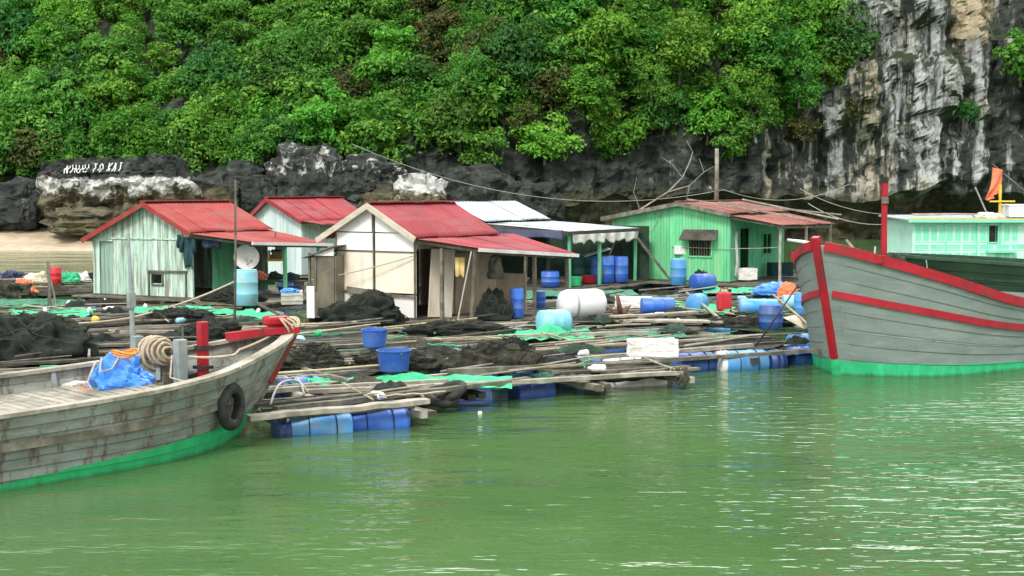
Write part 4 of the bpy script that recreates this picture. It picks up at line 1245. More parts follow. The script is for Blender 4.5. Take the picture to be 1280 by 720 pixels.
# --- weathered grey boat at the left
LB = thing("wooden_boat", (-3.74, 23.40, 0), "weathered grey wooden boat with green waterline and red bow timber at the left", "boat", rz=head(.72, .69))
lh = Hull(11.5, [(0, .10), (.4, .50), (1, .88), (2, 1.35), (3, 1.6), (5, 1.78), (8, 1.8), (11.5, 1.5)],
          [(0, 1.56), (.6, 1.44), (1.2, 1.33), (2, 1.21), (3, 1.12), (5, 1.03), (8, 1.0), (11.5, 1.1)],
          [(0, .03), (.5, .25), (1.5, .78), (3, 1.28), (5, 1.52), (8, 1.55), (11.5, 1.2)], 1.02)
lm = hull_mat("flaking_grey_green_hull", (.185, .225, .195), (.32, .36, .325), (.015, .36, .11), (.03, .50, .18), .49, (.175, .15, .11), .7, 7, (.48, .62), dark_amt=.82, boot_slope=-.068)
lhs = lh.skin("hull", lm, LB)
for sd_ in (-1, 1):
    mb = MB(); sweep(mb, lh.line(1.0, sd_, -.03, 0.02, dz=.03), .19, .055); mb.build("gunwale", M['wood_light'], lhs)
    mb = MB(); sweep(mb, lh.line(.60, sd_, .035, .5), .07, .11); mb.build("rub_strake", M['wood'], lhs)
mb = MB(); mb.bar(lh.pt(0, 1.70, 1) * Vector((1, 0, 1)) + Vector((.06, 0, 0)) if False else Vector((.05, 0, 1.60)), Vector((-.46, 0, .82)), .22, .16, n=4); mb.build("stem", worn("dull_red_stem_paint", (.20, .012, .012), (.30, .03, .025), 4, dirt=(.10, .06, .04), dirt_amt=.8, dlo=.45), LB)
mb = MB(); mb.bar((-.465, 0, .81), (-1.06, 0, -.1), .15, .13, n=4); mb.build("stem_foot", M['wood'], LB)
mb = MB(); mb.grid(lh.deck(.30, 2.6, 11.4), 50, 8); mb.build("side_deck", M['wood'], LB)
mb = MB()
x = 2.4
while x < 11.3:
    S = spl(x, lh.sh) - .26
    hb = lh.pt(x, S, 1).y - .10
    mb.bar((lh.x_at(x, S) + .0, -hb, S + rnd.uniform(-.004, .004)), (lh.x_at(x, S), hb, S + rnd.uniform(-.004, .004)), .145, .03, jit=.003, n=3)
    x += .155
mb.build("deck_planks", M['wood_light'], LB)
mb = MB(); mb.grid(lh.deck(.42, .35, 2.7), 20, 8); mb.build("fore_deck", M['wood'], LB)
mb = MB()
for x in (1.0, 1.7, 2.5, 3.4, 4.3, 5.2, 6.1):
    for sd_ in (-1, 1):
        S = spl(x, lh.sh); p = lh.pt(x, S - .02, sd_, -.06); q = lh.pt(x, S - .40, sd_, -.06)
        mb = MB(); mb.bar(q, p, .07, .07); mb.build("rib_timber", M['grey_paint'], LB)
# red bow crosspiece and block
mb = MB(); mb.bar((-.0, -.08, 1.65), (-.92, .48, 1.56), .16, .12, jit=.010, n=5); mb.bar((.06, -.18, 1.64), (-.50, -.10, 1.65), .14, .10, jit=.008, n=3); mb.build("bow_beam", M['red_paint'], LB)
mb = MB(); mb.box((-.17, .12, 1.79), (.40, .32, .17), R(-14)); mb.build("bow_block", M['red_paint'], LB, bevel=.05)
def post(x, y, z0, z1, w, mat, nm, t=LB):
    mb = MB(); mb.bar((x, y, z0), (x, y, z1), w, w, up=(1, 0, 0)); return mb.build(nm, mat, t, bevel=.012)
def Lpx(px, py, s_hint=None, z=None):
    """world point on a height -> boat local"""
    p = at(px, py, z)
    return LB.matrix_basis.inverted() @ p
bpy.context.view_layer.update()
q1 = Lpx(226, 473, z=.95); q2 = Lpx(172, 462, z=.95); q3 = Lpx(253, 463, z=.95)
post(q1.x, q1.y, .7, 1.58, .17, M['grey_paint'], "bollard_post"); post(q2.x, q2.y, .7, 1.52, .17, M['grey_paint'], "bollard_post")
q3 = Vector((-1.42, .36, .9))
rp_ = post(q3.x, q3.y, .8, 1.84, .145, M['red_paint'], "red_post")
mb = MB(); mb.box((q3.x, q3.y, 1.42), (.20, .20, .07)); mb.build("post_band", M['rubber'], rp_); mb = MB(); mb.box((q3.x, q3.y, 1.10), (.24, .24, .05)); mb.build("post_band", M['rubber'], rp_)
mb = MB(); mb.tube([(q2.x, q2.y, 1.33), (q1.x + .1, q1.y - .02, 1.33)], .055, 10); mb.build("winch_bar", M['wood_dark'], LB)
mb = MB(); mb.box((q1.x + .15, q1.y + .2, .90), (.5, .35, .2), .3); mb.build("deck_box", M['wood_dark'], LB)
mq = (q2 + q1) / 2
# mast
mb = MB(); mb.tube([(q2.x - .05, q2.y + .06, .7), (q2.x - .05, q2.y + .06, 2.1), (q2.x - .08, q2.y + .06, 2.86), (q2.x - .08, q2.y + .07, 3.25)], [.045, .042, .03, .02], 8); ms_ = mb.build("mast", M['grey_paint'], LB)
mb = MB(); mb.box((q2.x - .06, q2.y + .06, 2.12), (.11, .11, .26)); mb.build("mast_joint", M['grey_paint'], ms_)

# rope coil on the winch bar
axd = (q1 - q2); axd.z = 0; Lax = axd.length; axd.normalize()
perp = Vector((-axd.y, axd.x, 0))
t = thing("rope_coil", LB.matrix_basis @ Vector((mq.x, mq.y, 1.33)), "thick coil of tan rope wound on the winch bar between two grey posts", "rope", rz=LB.rotation_euler.z)
mb = MB()
for lay in range(3):
    pts = []
    turns = 8 - lay * 2
    for k in range(turns * 14 + 1):
        a = 2 * math.pi * k / 14
        f = (k / (turns * 14) - .5)
        rr = .095 + .055 * lay + rnd.uniform(-.012, .012)
        pts.append(axd * (f * Lax * (.62 - .1 * lay) - .05) + perp * math.cos(a) * rr + Vector((0, 0, math.sin(a) * rr)))
    mb.tube(pts, .026, 6)
for s_ in (0, 1):
    base = axd * (-.12 + .1 * s_)
    pts = [base + perp * (.24 * math.cos(a)) * (1 + .1 * s_) + Vector((0, 0, .27 * math.sin(a) - .04)) for a in [k * 2 * math.pi / 22 for k in range(23)]]
    mb.tube(pts, .024, 6)
mb.build("coil", M['rope'], t, smooth=True)
# bow lashing and mooring line
def rope(name, pts, r, mat, label, sag=0.0, n=14, cat="rope", group=None):
    P = [Vector(p) for p in pts]
    out = []
    for i in range(len(P) - 1):
        for k in range(n):
            f = k / n
            p = P[i].lerp(P[i + 1], f); p.z -= sag * 4 * f * (1 - f); out.append(p)
    out.append(P[-1])
    mb = MB(); mb.tube(out, r, 6)
    o = mb.build(name, mat, None, smooth=True, loc=P[0])
    return tag(o, label, cat, group)
LM = LB.matrix_basis
rope("mooring_rope", [LM @ Vector((q1.x, q1.y, 1.32)), LM @ Vector((q1.x + .65, q1.y - .42, 1.30)), LM @ Vector((-.9, .1, 1.36)), LM @ Vector((.05, .05, 1.70))], .022, M['rope'], "tan mooring rope running from the grey post to the red bow", .03)
t = thing("bow_lashing", LM @ Vector((.0, .02, 1.68)), "brown rope lashing wrapped round the red bow timber", "rope", rz=LB.rotation_euler.z)
mb = MB()
for k in range(5):
    pts = [Vector((-.16 + k * .06 + .05 * math.sin(a * 2 + k), math.cos(a) * .24, math.sin(a) * .16)) for a in [j * 2 * math.pi / 18 for j in range(19)]]
    mb.tube(pts, .019, 6)
mb.build("lashing", M['rope'], t, smooth=True)
t = thing("boat_hook", LM @ Vector((-.05, .05, 1.78)), "dark stick standing slanted across the red bow block", "pole", rz=LB.rotation_euler.z)
mb = MB(); mb.bar((-.35, .35, .32), (.12, -.1, -.02), .05, .04); mb.build("stick", M['wood_dark'], t)
# tyre fender on the near side
sx = 1.72
S = spl(sx, lh.sh)
p = lh.pt(sx, S * .55, -1, .15)
t = thing("tyre_fender", LM @ p, "black tyre hanging as a fender on the grey boat's side", "tyre", rz=LB.rotation_euler.z + R(-158))
a_in = (lh.pt(sx + .2, S * .5, -1) - lh.pt(sx - .2, S * .5, -1)).normalized()
mb = MB()
prof = [(.20, -.085), (.225, -.10), (.30, -.105), (.345, -.08), (.365, -.03), (.365, .03), (.345, .08), (.30, .105), (.225, .10), (.20, .085), (.215, .0)]
vs, fs = [], []
n = 36
for r_, z in prof:
    for k in range(n):
        a = 2 * math.pi * k / n; vs.append((math.cos(a) * r_ * .80, z * .85, math.sin(a) * r_ * 1.02))
mm = len(prof)
for i in range(mm):
    for k in range(n): fs.append((i * n + k, i * n + (k + 1) % n, ((i + 1) % mm) * n + (k + 1) % n, ((i + 1) % mm) * n + k))
mb.add(vs, fs); mb.build("tyre", M['rubber'], t, smooth=True)
mb = MB(); mb.tube([(0, .02, .34), (0, .06, .55), (.02, .2, .62)], .018, 6); mb.tube([(0, -.11, .2), (.01, -.12, .42), (0, .06, .55)], .016, 6); mb.build("hanging_cord", M['rope_grey'], t)
rope("deck_line", [LM @ Vector((q1.x + .3, q1.y - .3, .98)), LM @ Vector((q1.x + .05, q1.y - .45, .92)), LM @ Vector((q1.x - .25, q1.y - .1, 1.0)), LM @ Vector((q1.x - .15, q1.y, 1.34))], .016, M['rope'], "loose tan line hanging from the grey post to the deck", .02)

# tarp bundle
def cloth_heap(name, loc, rx, ry, h, mat, label, seed, cat, rz=0.0, crease=.5, parent_parts=None, nu=44, nv=22):
    t = thing(name, loc, label, cat, rz=rz)
    S = Vector((seed * 7.1, seed * 2.3, seed))
    def fn(u, v):
        a = u * 2 * math.pi; r_ = math.sin(v * math.pi / 2)
        hgt = math.cos(v * math.pi / 2) ** .75
        d = Vector((math.cos(a) * r_, math.sin(a) * r_, hgt))
        k = 1 + crease * .5 * noise.fractal(d * 1.4 + S, .8, 2, 3) - crease * .35 * abs(noise.noise(d * 3.2 + S * 1.7))
        return Vector((d.x * rx * k, d.y * ry * k, max(-.01, d.z * h * k)))
    mb = MB(); mb.grid(fn, nu, nv); mb.build("heap" if parent_parts is None else parent_parts, mat, t, smooth=False)
    return t
pt_ = at(146, 488, .82)
t = cloth_heap("tarpaulin_bundle", pt_ + Vector((0, .1, -.03)), .50, .36, .56, M['tarp_blue'], "crumpled bright blue tarpaulin bundle on the grey boat's deck", 3, "tarpaulin", crease=.75, parent_parts="bundle")
mb = MB(); mb.tube([(-.28, -.25, .50), (-.38, -.36, .2), (-.25, -.42, .02), (.05, -.45, .0), (.1, -.42, .03)], .018, 6); mb.tube([(-.2, -.2, .56), (-.18, -.36, .36), (.0, -.34, .40), (.08, -.2, .58)], .018, 6)
mb.build("cord", M['rope_grey'], t, smooth=True)
mb = MB(); mb.tube([Vector((.05 + .20 * math.cos(a) + .04 * k, -.05 + .16 * math.sin(a), .58 + .03 * k + .03 * math.sin(a * 2))) for k in range(3) for a in [j * math.pi / 8 for j in range(16)]], .014, 6); mb.build("orange_cord", M['orange'], t, smooth=True)
mb = MB(); mb.grid(lambda u, v: Vector((.38 + .26 * u, -.16 + .2 * v, .30 * (1 - u) ** 1.2 + .03 * math.sin(v * 9 + u * 5))), 8, 6); mb.build("red_lining", M['tarp_blue'], t, solid=.01)
mb = MB(); mb.grid(lambda u, v: Vector((.56 + .10 * u, -.14 + .16 * v, .08 * (1 - u) + .02 * math.sin(v * 9))), 6, 5); mb.build("hem", M['cloth_orange'], t, solid=.01)
pt_ = at(96, 486, .80)
cloth_heap("folded_rag", pt_, .24, .17, .13, M['cloth_white'], "white rag lying on the deck beside the blue tarpaulin bundle", 5, "rag", parent_parts="cloth")
pt_ = at(100, 490, .80)
cloth_heap("orange_rag", pt_ + Vector((.12, -.12, 0)), .18, .11, .08, M['cloth_orange'], "orange rag lying on the deck in front of the white rag", 6, "rag", parent_parts="cloth")
pt_ = at(246, 436, 1.0)
cloth_heap("white_rag", at(294, 440, 1.05), .14, .10, .22, M['cloth_white'], "small white bundle on the grey boat's bow beside the far rail", 8, "rag", parent_parts="cloth")

# --- grey boat with red rails at the right
RBp = at(1043, 468, 0)
hd = head(-.75, -.66)
RB = thing("wooden_boat", (RBp.x - .75 * .80 + .08, RBp.y - .66 * .80, 0), "large grey wooden boat with red rails and green waterline at the right", "boat", rz=hd)
rh = Hull(9, [(0, .06), (.25, .55), (.7, 1.10), (1.4, 1.62), (2.4, 2.05), (3.6, 2.25), (6, 2.4), (9, 2.35), (12, 2.1)],
          [(0, 2.82), (.6, 2.55), (1.2, 2.33), (2, 2.08), (3, 1.80), (4.2, 1.54), (6, 1.35), (9, 1.35), (12, 1.55)],
          [(0, .06), (.4, .50), (1.0, 1.05), (2, 1.62), (3.5, 2.0), (6, 2.2), (9, 2.1), (12, 1.8)], .80, nstr=8)
rm = hull_mat("grey_painted_hull", (.180, .232, .215), (.245, .295, .272), (.02, .42, .16), (.05, .60, .28), .33, (.34, .37, .35), .5, 8, (.54, .68), rough=.6, dark_amt=.4, boot_slope=-.032, seam_amt=.22)
rhs = rh.skin("hull", rm, RB)
for sd_ in (-1, 1):
    mb = MB(); sweep(mb, rh.line(1.0, sd_, .015, 0.02, dz=-.02), .10, .20); mb.build("gunwale", M['red_paint'], rhs)
    mb = MB(); sweep(mb, rh.line(.63, sd_, .03, 0.02), .07, .15); mb.build("rub_strake", M['red_paint'], rhs)
    mb = MB(); sweep(mb, rh.line(.36, sd_, .02, .1), .03, .025); mb.build("seam_batten", M['grey_paint'], rhs)
mb = MB(); mb.bar((.08, 0, 2.98), (-.68, 0, .36), .17, .15, n=4); mb.build("stem", M['red_paint'], RB, bevel=.02)
mb = MB(); mb.bar((-.685, 0, .355), (-.82, 0, -.15), .17, .14, n=2); mb.build("stem_foot", worn("bright_green_stem", (.02, .42, .16), (.05, .60, .28), 3), RB)
mb = MB(); mb.grid(rh.deck(.45, .4, 8.9), 46, 8); mb.build("deck", M['wood'], RB)
mb = MB()
for x in (.9, 1.7, 2.6, 3.6, 4.6, 5.6):
    for sd_ in (-1, 1):
        S = spl(x, rh.sh); mb = MB(); mb.bar(rh.pt(x, S - .5, sd_, -.08), rh.pt(x, S - .02, sd_, -.08), .08, .08); mb.build("rib_timber", M['grey_paint'], RB)
mb = MB(); mb.bar((-.7, -1.15, 2.52), (-.7, 1.15, 2.52), .18, .16); mb.build("bow_beam", M['red_paint'], RB)
RM = RB.matrix_basis
mb = MB(); mb.bar((-.9, -.3, 1.9), (-.9, -.3, 2.72), .13, .13, up=(1, 0, 0)); mb.build("bollard_post", M['wood'], RB)
cloth_heap("net_bundle", RM @ Vector((-1.5, .75, 1.95)), .42, .36, .62, M['net_brown'], "bundled brown net in the bow of the red railed boat", 9, "net", parent_parts="bundle")
cloth_heap("red_cloth", RM @ Vector((-.62, -.5, 2.6)), .22, .14, .14, M['cloth_orange'], "small red cloth lump on the bow beam of the red railed boat", 10, "cloth", parent_parts="cloth")
rope("white_line", [RM @ Vector((-3.4, -2.1, 1.70)), RM @ Vector((-3.7, -1.5, 1.62)), RM @ Vector((-5.2, -2.2, 1.45))], .022, M['rope_grey'], "pale rope lying along the rail of the red railed boat", .05)
t = thing("rope_knot", RM @ Vector((-3.6, -2.15, 1.68)), "small tangle of white rope on the red rail of the big boat", "rope")
mb = MB()
for k in range(4): mb.tube([Vector((.13 * math.cos(a + k) , .07 * math.sin(a * 1.3 + k), .08 + .09 * math.sin(a + 2 * k))) for a in [j * math.pi / 8 for j in range(17)]], .018, 5)
mb.build("knot", M['rope_grey'], t)

# --- dark green hull behind it
GBp = atd(1113, 318, 43)
GBt = thing("dark_boat", (GBp.x, GBp.y, 0), "long dark green boat hull moored behind the red railed boat", "boat", rz=head(-.96, .28))
gh = Hull(11, [(0, .10), (.5, .6), (1.5, 1.1), (3, 1.45), (6, 1.6), (11, 1.3)], [(0, 1.98), (1, 1.92), (2, 1.88), (3.5, 1.80), (5, 1.72), (8, 1.65), (11, 1.7)],
          [(0, .05), (1, .45), (2.5, .95), (5, 1.2), (11, 1.0)], .9, nstr=6)
gm = hull_mat("dark_green_hull", (.008, .030, .013), (.016, .052, .022), (.01, .03, .02), (.02, .05, .03), .1, (.03, .05, .035), .5, 6, rough=.55, dark_amt=.2)
gh.skin("hull", gm, GBt)
for sd_ in (-1, 1):
    mb = MB(); sweep(mb, gh.line(1.0, sd_, 0.0, .02), .09, .09); mb.build("gunwale", worn("dark_green_rail", (.012, .05, .02), (.03, .085, .04), 3), GBt)
    mb = MB(); sweep(mb, gh.line(.72, sd_, .02, .1), .05, .07); mb.build("rub_strake", M['tarp_dark'], GBt)
mb = MB(); mb.grid(gh.deck(.10, .4, 10.8), 30, 6); mb.build("deck", M['tarp_dark'], GBt)
mb = MB(); mb.bar((.06, 0, 2.02), (-.9, 0, -.1), .12, .12, n=3); mb.build("stem", M['tarp_dark'], GBt)
rope("hanging_line", [GBt.matrix_basis @ Vector((-1.05, .98, 1.86)), GBt.matrix_basis @ Vector((-1.2, 1.06, .95))], .014, M['rope_grey'], "thin rope hanging down the dark green hull", .0)
mb = MB(); mb.bar((-4.3, 1.5, 1.2), (-4.3, 1.5, 1.62), .11, .11, up=(1, 0, 0)); mb.build("bollard_post", M['rubber'], GBt)

# --- turquoise cabin boat
CBp = atd(1140, 330, 52)
CB = thing("cabin_boat", (CBp.x, CBp.y, 0), "houseboat with panelled turquoise cabin and flat yellow edged roof", "boat", rz=R(3))
M['turq'] = worn("turquoise_paint", (.20, .72, .48), (.26, .80, .56), 2, dirt=(.10, .40, .28), dirt_amt=.4, dirt_stretch=(2, 2, .5), rough=.55, bump=.05, dlo=.55)
M['turq_pale'] = worn("pale_turquoise_paint", (.52, .86, .72), (.60, .90, .78), 2, dirt=(.25, .55, .42), dirt_amt=.4, rough=.55, bump=.05, dlo=.55)
CH0, CH1 = 1.0, 2.78
CWL = 6.6
mb = MB(); mb.box((CWL / 2, 1.5, (CH0 + CH1) / 2), (CWL, 3.0, CH1 - CH0)); mb.build("cabin_wall", M['turq_pale'], CB)
mb = MB(); mb.box((CWL / 2, 1.5, .5), (CWL + 1.0, 3.6, .9)); mb.build("hull", M['turq'], CB, bevel=.1)
mb = MB(); mb.bar((2.3, -.25, .98), (CWL + .6, -.25, .98), .12, .14); mb.build("rail", M['yellow'], CB)
fr = MB(); pn = MB()
for i in range(13):
    x0 = .08 + i * .30 + (0.05 if i > 7 else 0)
    if 8.2 < i < 10: continue
    if x0 > CWL - .4: break
    for (za, zb_) in ((CH0 + .10, CH0 + .62), (CH0 + 1.02, CH0 + 1.66)):
        fr.bar((x0, -.012, za), (x0, -.012, zb_), .03, .03, up=(0, 1, 0)); fr.bar((x0 + .24, -.012, za), (x0 + .24, -.012, zb_), .03, .03, up=(0, 1, 0))
        fr.bar((x0 - .015, -.012, za), (x0 + .255, -.012, za), .026, .03); fr.bar((x0 - .015, -.012, zb_), (x0 + .255, -.012, zb_), .026, .03)
        pn.box((x0 + .12, -.006, (za + zb_) / 2), (.19, .02, zb_ - za - .06))
    if i % 2 == 0: 
        fr.bar((x0, -.012, CH0 + .72), (x0 + .54, -.012, CH0 + .72), .026, .03); fr.bar((x0, -.012, CH0 + .92), (x0 + .54, -.012, CH0 + .92), .026, .03)
        pn.box((x0 + .27, -.006, CH0 + .82), (.5, .02, .14))
for j in range(14):
    x0 = 4.4 + j * .155
    fr.bar((x0, -.012, CH0 + .9), (x0, -.012, CH0 + 1.7), .03, .03, up=(0, 1, 0)); fr.bar((x0, -.012, CH0 + .05), (x0, -.012, CH0 + .62), .03, .03, up=(0, 1, 0))
pn.build("wall_panels", M['turq'], CB); fr.build("panel_mouldings", M['turq_pale'], CB)
for xx in (1.25, 2.42, 3.30):
    mb = MB(); mb.bar((xx, -.02, CH0), (xx, -.02, CH1), .04, .05, up=(0, 1, 0)); mb.build("corner_post", M['turq'], CB)
w_ = MB(); w_.box((3.02, -.012, CH0 + 1.30), (.34, .03, .62)); w_ = w_.build("window", M['blackish'], CB)
f_ = MB(); f_.bar((2.84, -.035, CH0 + .66), (2.84, -.035, CH1 - .1), .04, .05, up=(0, 1, 0)); f_.bar((3.21, -.035, CH0 + .96), (3.21, -.035, CH1 - .1), .04, .05, up=(0, 1, 0)); f_.bar((2.8, -.035, CH0 + .98), (3.24, -.035, CH0 + .98), .04, .04)
f_.build("frame", M['turq'], w_)
mb = MB(); mb.bar((2.75, -.12, CH0 + .64), (3.85, -.12, CH0 + .64), .2, .06); mb.build("ledge", M['turq'], CB)
mb = MB(); mb.slab([(-.28, -.3, CH1 + .06), (CWL + .3, -.3, CH1 + .06), (CWL + .3, 3.2, CH1 + .16), (-.28, 3.2, CH1 + .16)], .06); mb.build("roof", M['grey_roof'], CB)
mb = MB(); mb.bar((-.3, -.32, CH1 + .09), (CWL + .3, -.32, CH1 + .08), .05, .04); mb.build("roof_edge", M['yellow'], CB)
mb = MB(); mb.bar((-.28, -.325, CH1 + .01), (CWL + .3, -.325, CH1 + .0), .04, .11); mb.build("eave_board", M['turq'], CB)
CMx = CB.matrix_basis
t = thing("roof_poles", CMx @ Vector((.2, .4, CH1 + .16)), "bundle of bleached poles lying on the turquoise cabin roof", "poles", rz=CB.rotation_euler.z)
for k in range(4):
    mb = MB(); mb.tube([(0, .12 * k, .05 + .01 * k), (1.6, .12 * k - .1, .09), (3.3, .1 * k, .05)], .035, 6); mb.build("pole", M['wood_light'], t)
cloth_heap("roof_cloth", CMx @ Vector((2.95, .3, CH1 + .07)), .55, .4, .26, M['cloth_white'], "white cloth heap lying on the turquoise cabin roof", 12, "cloth", parent_parts="cloth")
t = thing("white_box", CMx @ Vector((4.35, .9, CH1 + .08)), "white box shaped locker on the right of the cabin roof", "locker", rz=CB.rotation_euler.z)
mb = MB(); mb.box((0, 0, .26), (1.0, .7, .42)); mb.build("box", M['white_drum'], t, bevel=.03)
mb = MB(); mb.box((0, 0, .50), (1.06, .76, .06)); mb.build("lid", M['white_trim'], t, bevel=.015)
t = thing("yellow_mast", CMx @ Vector((3.55, .7, CH1 + .1)), "yellow cross shaped mast standing on the turquoise cabin roof", "mast", rz=CB.rotation_euler.z)
mb = MB(); mb.bar((0, 0, 0), (0, 0, 1.25), .08, .08, up=(1, 0, 0)); mb.bar((.07, .03, 0), (-.02, .03, 1.0), .06, .06, up=(1, 0, 0)); mb.build("post", M['yellow'], t)
mb = MB(); mb.bar((-.42, -.05, .62), (.55, -.05, .62), .05, .06); mb.build("crossbar", M['yellow'], t)
t = thing("flag_pole", CMx @ Vector((3.9, 1.0, CH1 + .1)), "slanting bare pole leaning out above the cabin roof carrying the flag", "pole", rz=CB.rotation_euler.z)
mb = MB(); mb.tube([(.9, 0, -.05), (.85, 0, .9), (-.55, 0, 2.02)], [.03, .028, .02], 6); mb.build("pole", M['wood'], t)
t = thing("torn_flag", CMx @ Vector((3.40, .98, CH1 + 2.0)), "torn orange red flag hanging over the turquoise cabin", "flag", rz=CB.rotation_euler.z)
def flagf(u, v):
    w = .42 * (1 - .25 * v) * (1 if v < .6 else 1 - .8 * (v - .6) / .4 * (.5 + .5 * math.sin(v * 40)))
    return Vector((-.30 * v + (u) * w - .05 + .12 * math.sin(v * 3), .07 * math.sin(u * 7 + v * 5), -v * 1.15 - .12 * u))
mb = MB(); mb.grid(flagf, 12, 22); mb.build("cloth", M['cloth_orange'], t, smooth=True, solid=.004)
t = thing("leaning_pole", CMx @ Vector((2.9, .6, CH1 + .1)), "short grey pole leaning left on the cabin roof beside the yellow mast", "pole", rz=CB.rotation_euler.z)
mb = MB(); mb.tube([(.2, 0, 0), (-.35, 0, 1.15)], .03, 6); mb.build("pole", M['steel'], t)

# red mast post and drum between the boats
p = atd(1104, 345, 46)
t = thing("red_mast", Vector((p.x, p.y, 0)), "tall red painted mast post standing left of the dark green hull", "mast")
mb = MB(); mb.bar((0, 0, -.3), (.0, 0, 4.15), .17, .17, up=(1, 0, 0), jit=.006, n=6); mb.build("post", M['red_paint'], t)
mb = MB(); mb.bar((.0, -.05, 3.5), (.0, -.05, 3.7), .19, .19, up=(1, 0, 0)); mb.build("bare_band", M['wood'], t)
# ------------------------------------------------------------------ rafts of the fish farm
AO = Vector((-4.08, 21.75, 0)); AA = R(28)
va, vb = Vector((math.cos(AA), math.sin(AA), 0)), Vector((-math.sin(AA), math.cos(AA), 0))
def ab(a, b, z=0.0): return AO + va * a + vb * b + Vector((0, 0, z))
GR = "log rafts of the fish farm"
rr = random.Random(41)
RAFTS = []
def raft(a0, a1, b0, b1, label, na=None, nb=None, z=.33, mats=('wood', 'wood', 'wood', 'wood_dark', 'wood_dark', 'wood_light'), nets=.5):
    o = ab(a0, b0)
    t = thing("log_raft", o, label, "raft", GR, rz=AA)
    la, lb = a1 - a0, b1 - b0
    nb = nb or max(1, round(la / 2.6)); na = na or max(1, round(lb / 1.35))
    for i in range(nb + 1):
        x = la * i / nb + rr.uniform(-.12, .12)
        for k in range(rr.choice((1, 2, 2))):
            mb = MB(); mb.bar((x + .22 * k, rr.uniform(-.4, .0), z - .14 + rr.uniform(-.02, .02)), (x + .22 * k + rr.uniform(-.2, .2), lb + rr.uniform(0, .4), z - .14 + rr.uniform(-.02, .03)), rr.uniform(.10, .18), rr.uniform(.07, .13), jit=.012, n=6)
            mb.build("crossbeam", M[rr.choice(mats)], t)
    for j in range(na + 1):
        y = lb * j / na + rr.uniform(-.10, .10)
        m = rr.choice((1, 2, 3, 3))
        for k in range(m):
            s0 = rr.uniform(-.5, .1); s1 = la + rr.uniform(-.1, .6)
            if k and rr.random() < .4: s0 = rr.uniform(0, la * .5)
            w = rr.uniform(.06, .16); yy = y + .21 * k
            tilt = rr.uniform(-.04, .04)
            mb = MB(); mb.bar((s0, yy - tilt, z + rr.uniform(-.03, .05)), (s1, yy + tilt * 2, z + rr.uniform(-.03, .05)), w, rr.uniform(.04, .085), jit=.014, n=8)
            mb.build("beam", M[rr.choice(mats)], t)
    for i in range(nb):
        for j in range(na):
            if rr.random() < nets + .1:
                x0, x1, y0, y1 = la * i / nb + .1, la * (i + 1) / nb - .1, lb * j / na + .1, lb * (j + 1) / na - .1
                sg = rr.uniform(.05, .30); mt = rr.choice(('net_dark', 'net_dark', 'net_dark', 'net_teal', 'net_black'))
                mb = MB(); sd_ = rr.uniform(0, 50)
                mb.grid(lambda u, v: Vector((x0 + (x1 - x0) * u, y0 + (y1 - y0) * v, z - .02 - sg * 4 * u * (1 - u) * (.3 + v * (1 - v) * 2.8) + .05 * noise.noise(Vector((u * 5, v * 5, sd_))))), 12, 8)
                mb.build("cage_net", M[mt], t)
    RAFTS.append(t)
    return t
raft(.75, 3.0, .55, 1.6, "small front log raft floating on blue drums beside the grey bow", nb=2, na=2, nets=.35)
raft(-.6, 7.3, 2.0, 6.3, "long log raft with bright green netting in front of the white hut", nets=.35)
raft(7.35, 9.4, 1.95, 3.3, "narrow end of the front walkway above the white foam float", nb=1, na=2, nets=.2)
raft(7.7, 14.9, 3.65, 8.9, "log raft along the open water left of the red railed bow", nets=.55)
raft(-2.6, 7.3, 6.7, 10.6, "log raft with brown nets heaped on it in front of the white hut", nets=.6)
raft(7.6, 15.8, 9.3, 13.6, "log raft of weathered beams between the white tank and red railed bow", nets=.6)
raft(-3.0, 7.2, 11.0, 13.9, "log raft just in front of the white and cream hut", nets=.6)
raft(-2.8, 5.0, 14.2, 18.6, "dark log raft between the net pile and the white hut", nets=.65)
raft(-1.5, 4.8, 19.0, 23.2, "log raft in front of the mint green hut", nets=.6)
raft(12.6, 20.2, 14.0, 18.2, "log raft in front of the grey roofed shed", nets=.6)
raft(16.2, 24.0, 8.6, 13.6, "log raft between the vivid green hut and the red railed bow", nets=.6)
raft(20.6, 28.0, 14.0, 20.0, "log raft at the foot of the vivid green hut", nets=.6)
raft(-7.0, -2.0, 14.4, 23.5, "log raft at the left edge of the fish farm", nets=.6)
raft(.5, 6.5, 29.5, 35.0, "log raft at the far left near the beach", nets=.6)

# front walkway plank of the small raft (broad bleached board)
a_, b_ = at(308, 523, .42) + Vector((0, .12, 0)), at(533, 503, .42) + Vector((0, .12, 0))
t = thing("walkway_plank", a_, "broad bleached plank along the front of the small raft above the blue drums", "plank")
mb = MB(); mb.bar((0, 0, 0), b_ - a_, .24, .08, jit=.014, n=10); mb.build("plank", M['wood_light'], t)
def plank(px0, py0, px1, py1, z, w, h, mat, label, name="loose_plank", group="loose planks on the rafts", z1=None):
    p, q = at(px0, py0, z), at(px1, py1, z if z1 is None else z1)
    mb = MB(); mb.bar(p, q, w, h, jit=.012, n=8)
    o = mb.build(name, M[mat], None, loc=p)
    return tag(o, label, "plank", group)
plank(344, 512, 660, 500 - 26, .44, .14, .08, 'wood', "grey plank running behind the small raft towards the tyre")
plank(380, 490, 853, 466, .44, .13, .07, 'wood_light', "long pale plank edging the bright green netting and the open water")
plank(560, 464, 690, 457, .48, .15, .09, 'wood', "grey plank directly below the brown net heap")
plank(690, 459, 1036, 437, .46, .14, .07, 'wood', "long grey plank leading to the red railed bow")
plank(640, 455, 940, 432, .46, .12, .08, 'wood_light', "thin pale plank passing in front of the white foam block")
plank(380, 462, 478, 488, .44, .10, .07, 'wood', "short slanting plank at the left edge of the bright green netting")
plank(345, 488, 560, 476, .46, .12, .08, 'wood_light', "pale plank along the back of the front blue drum raft")
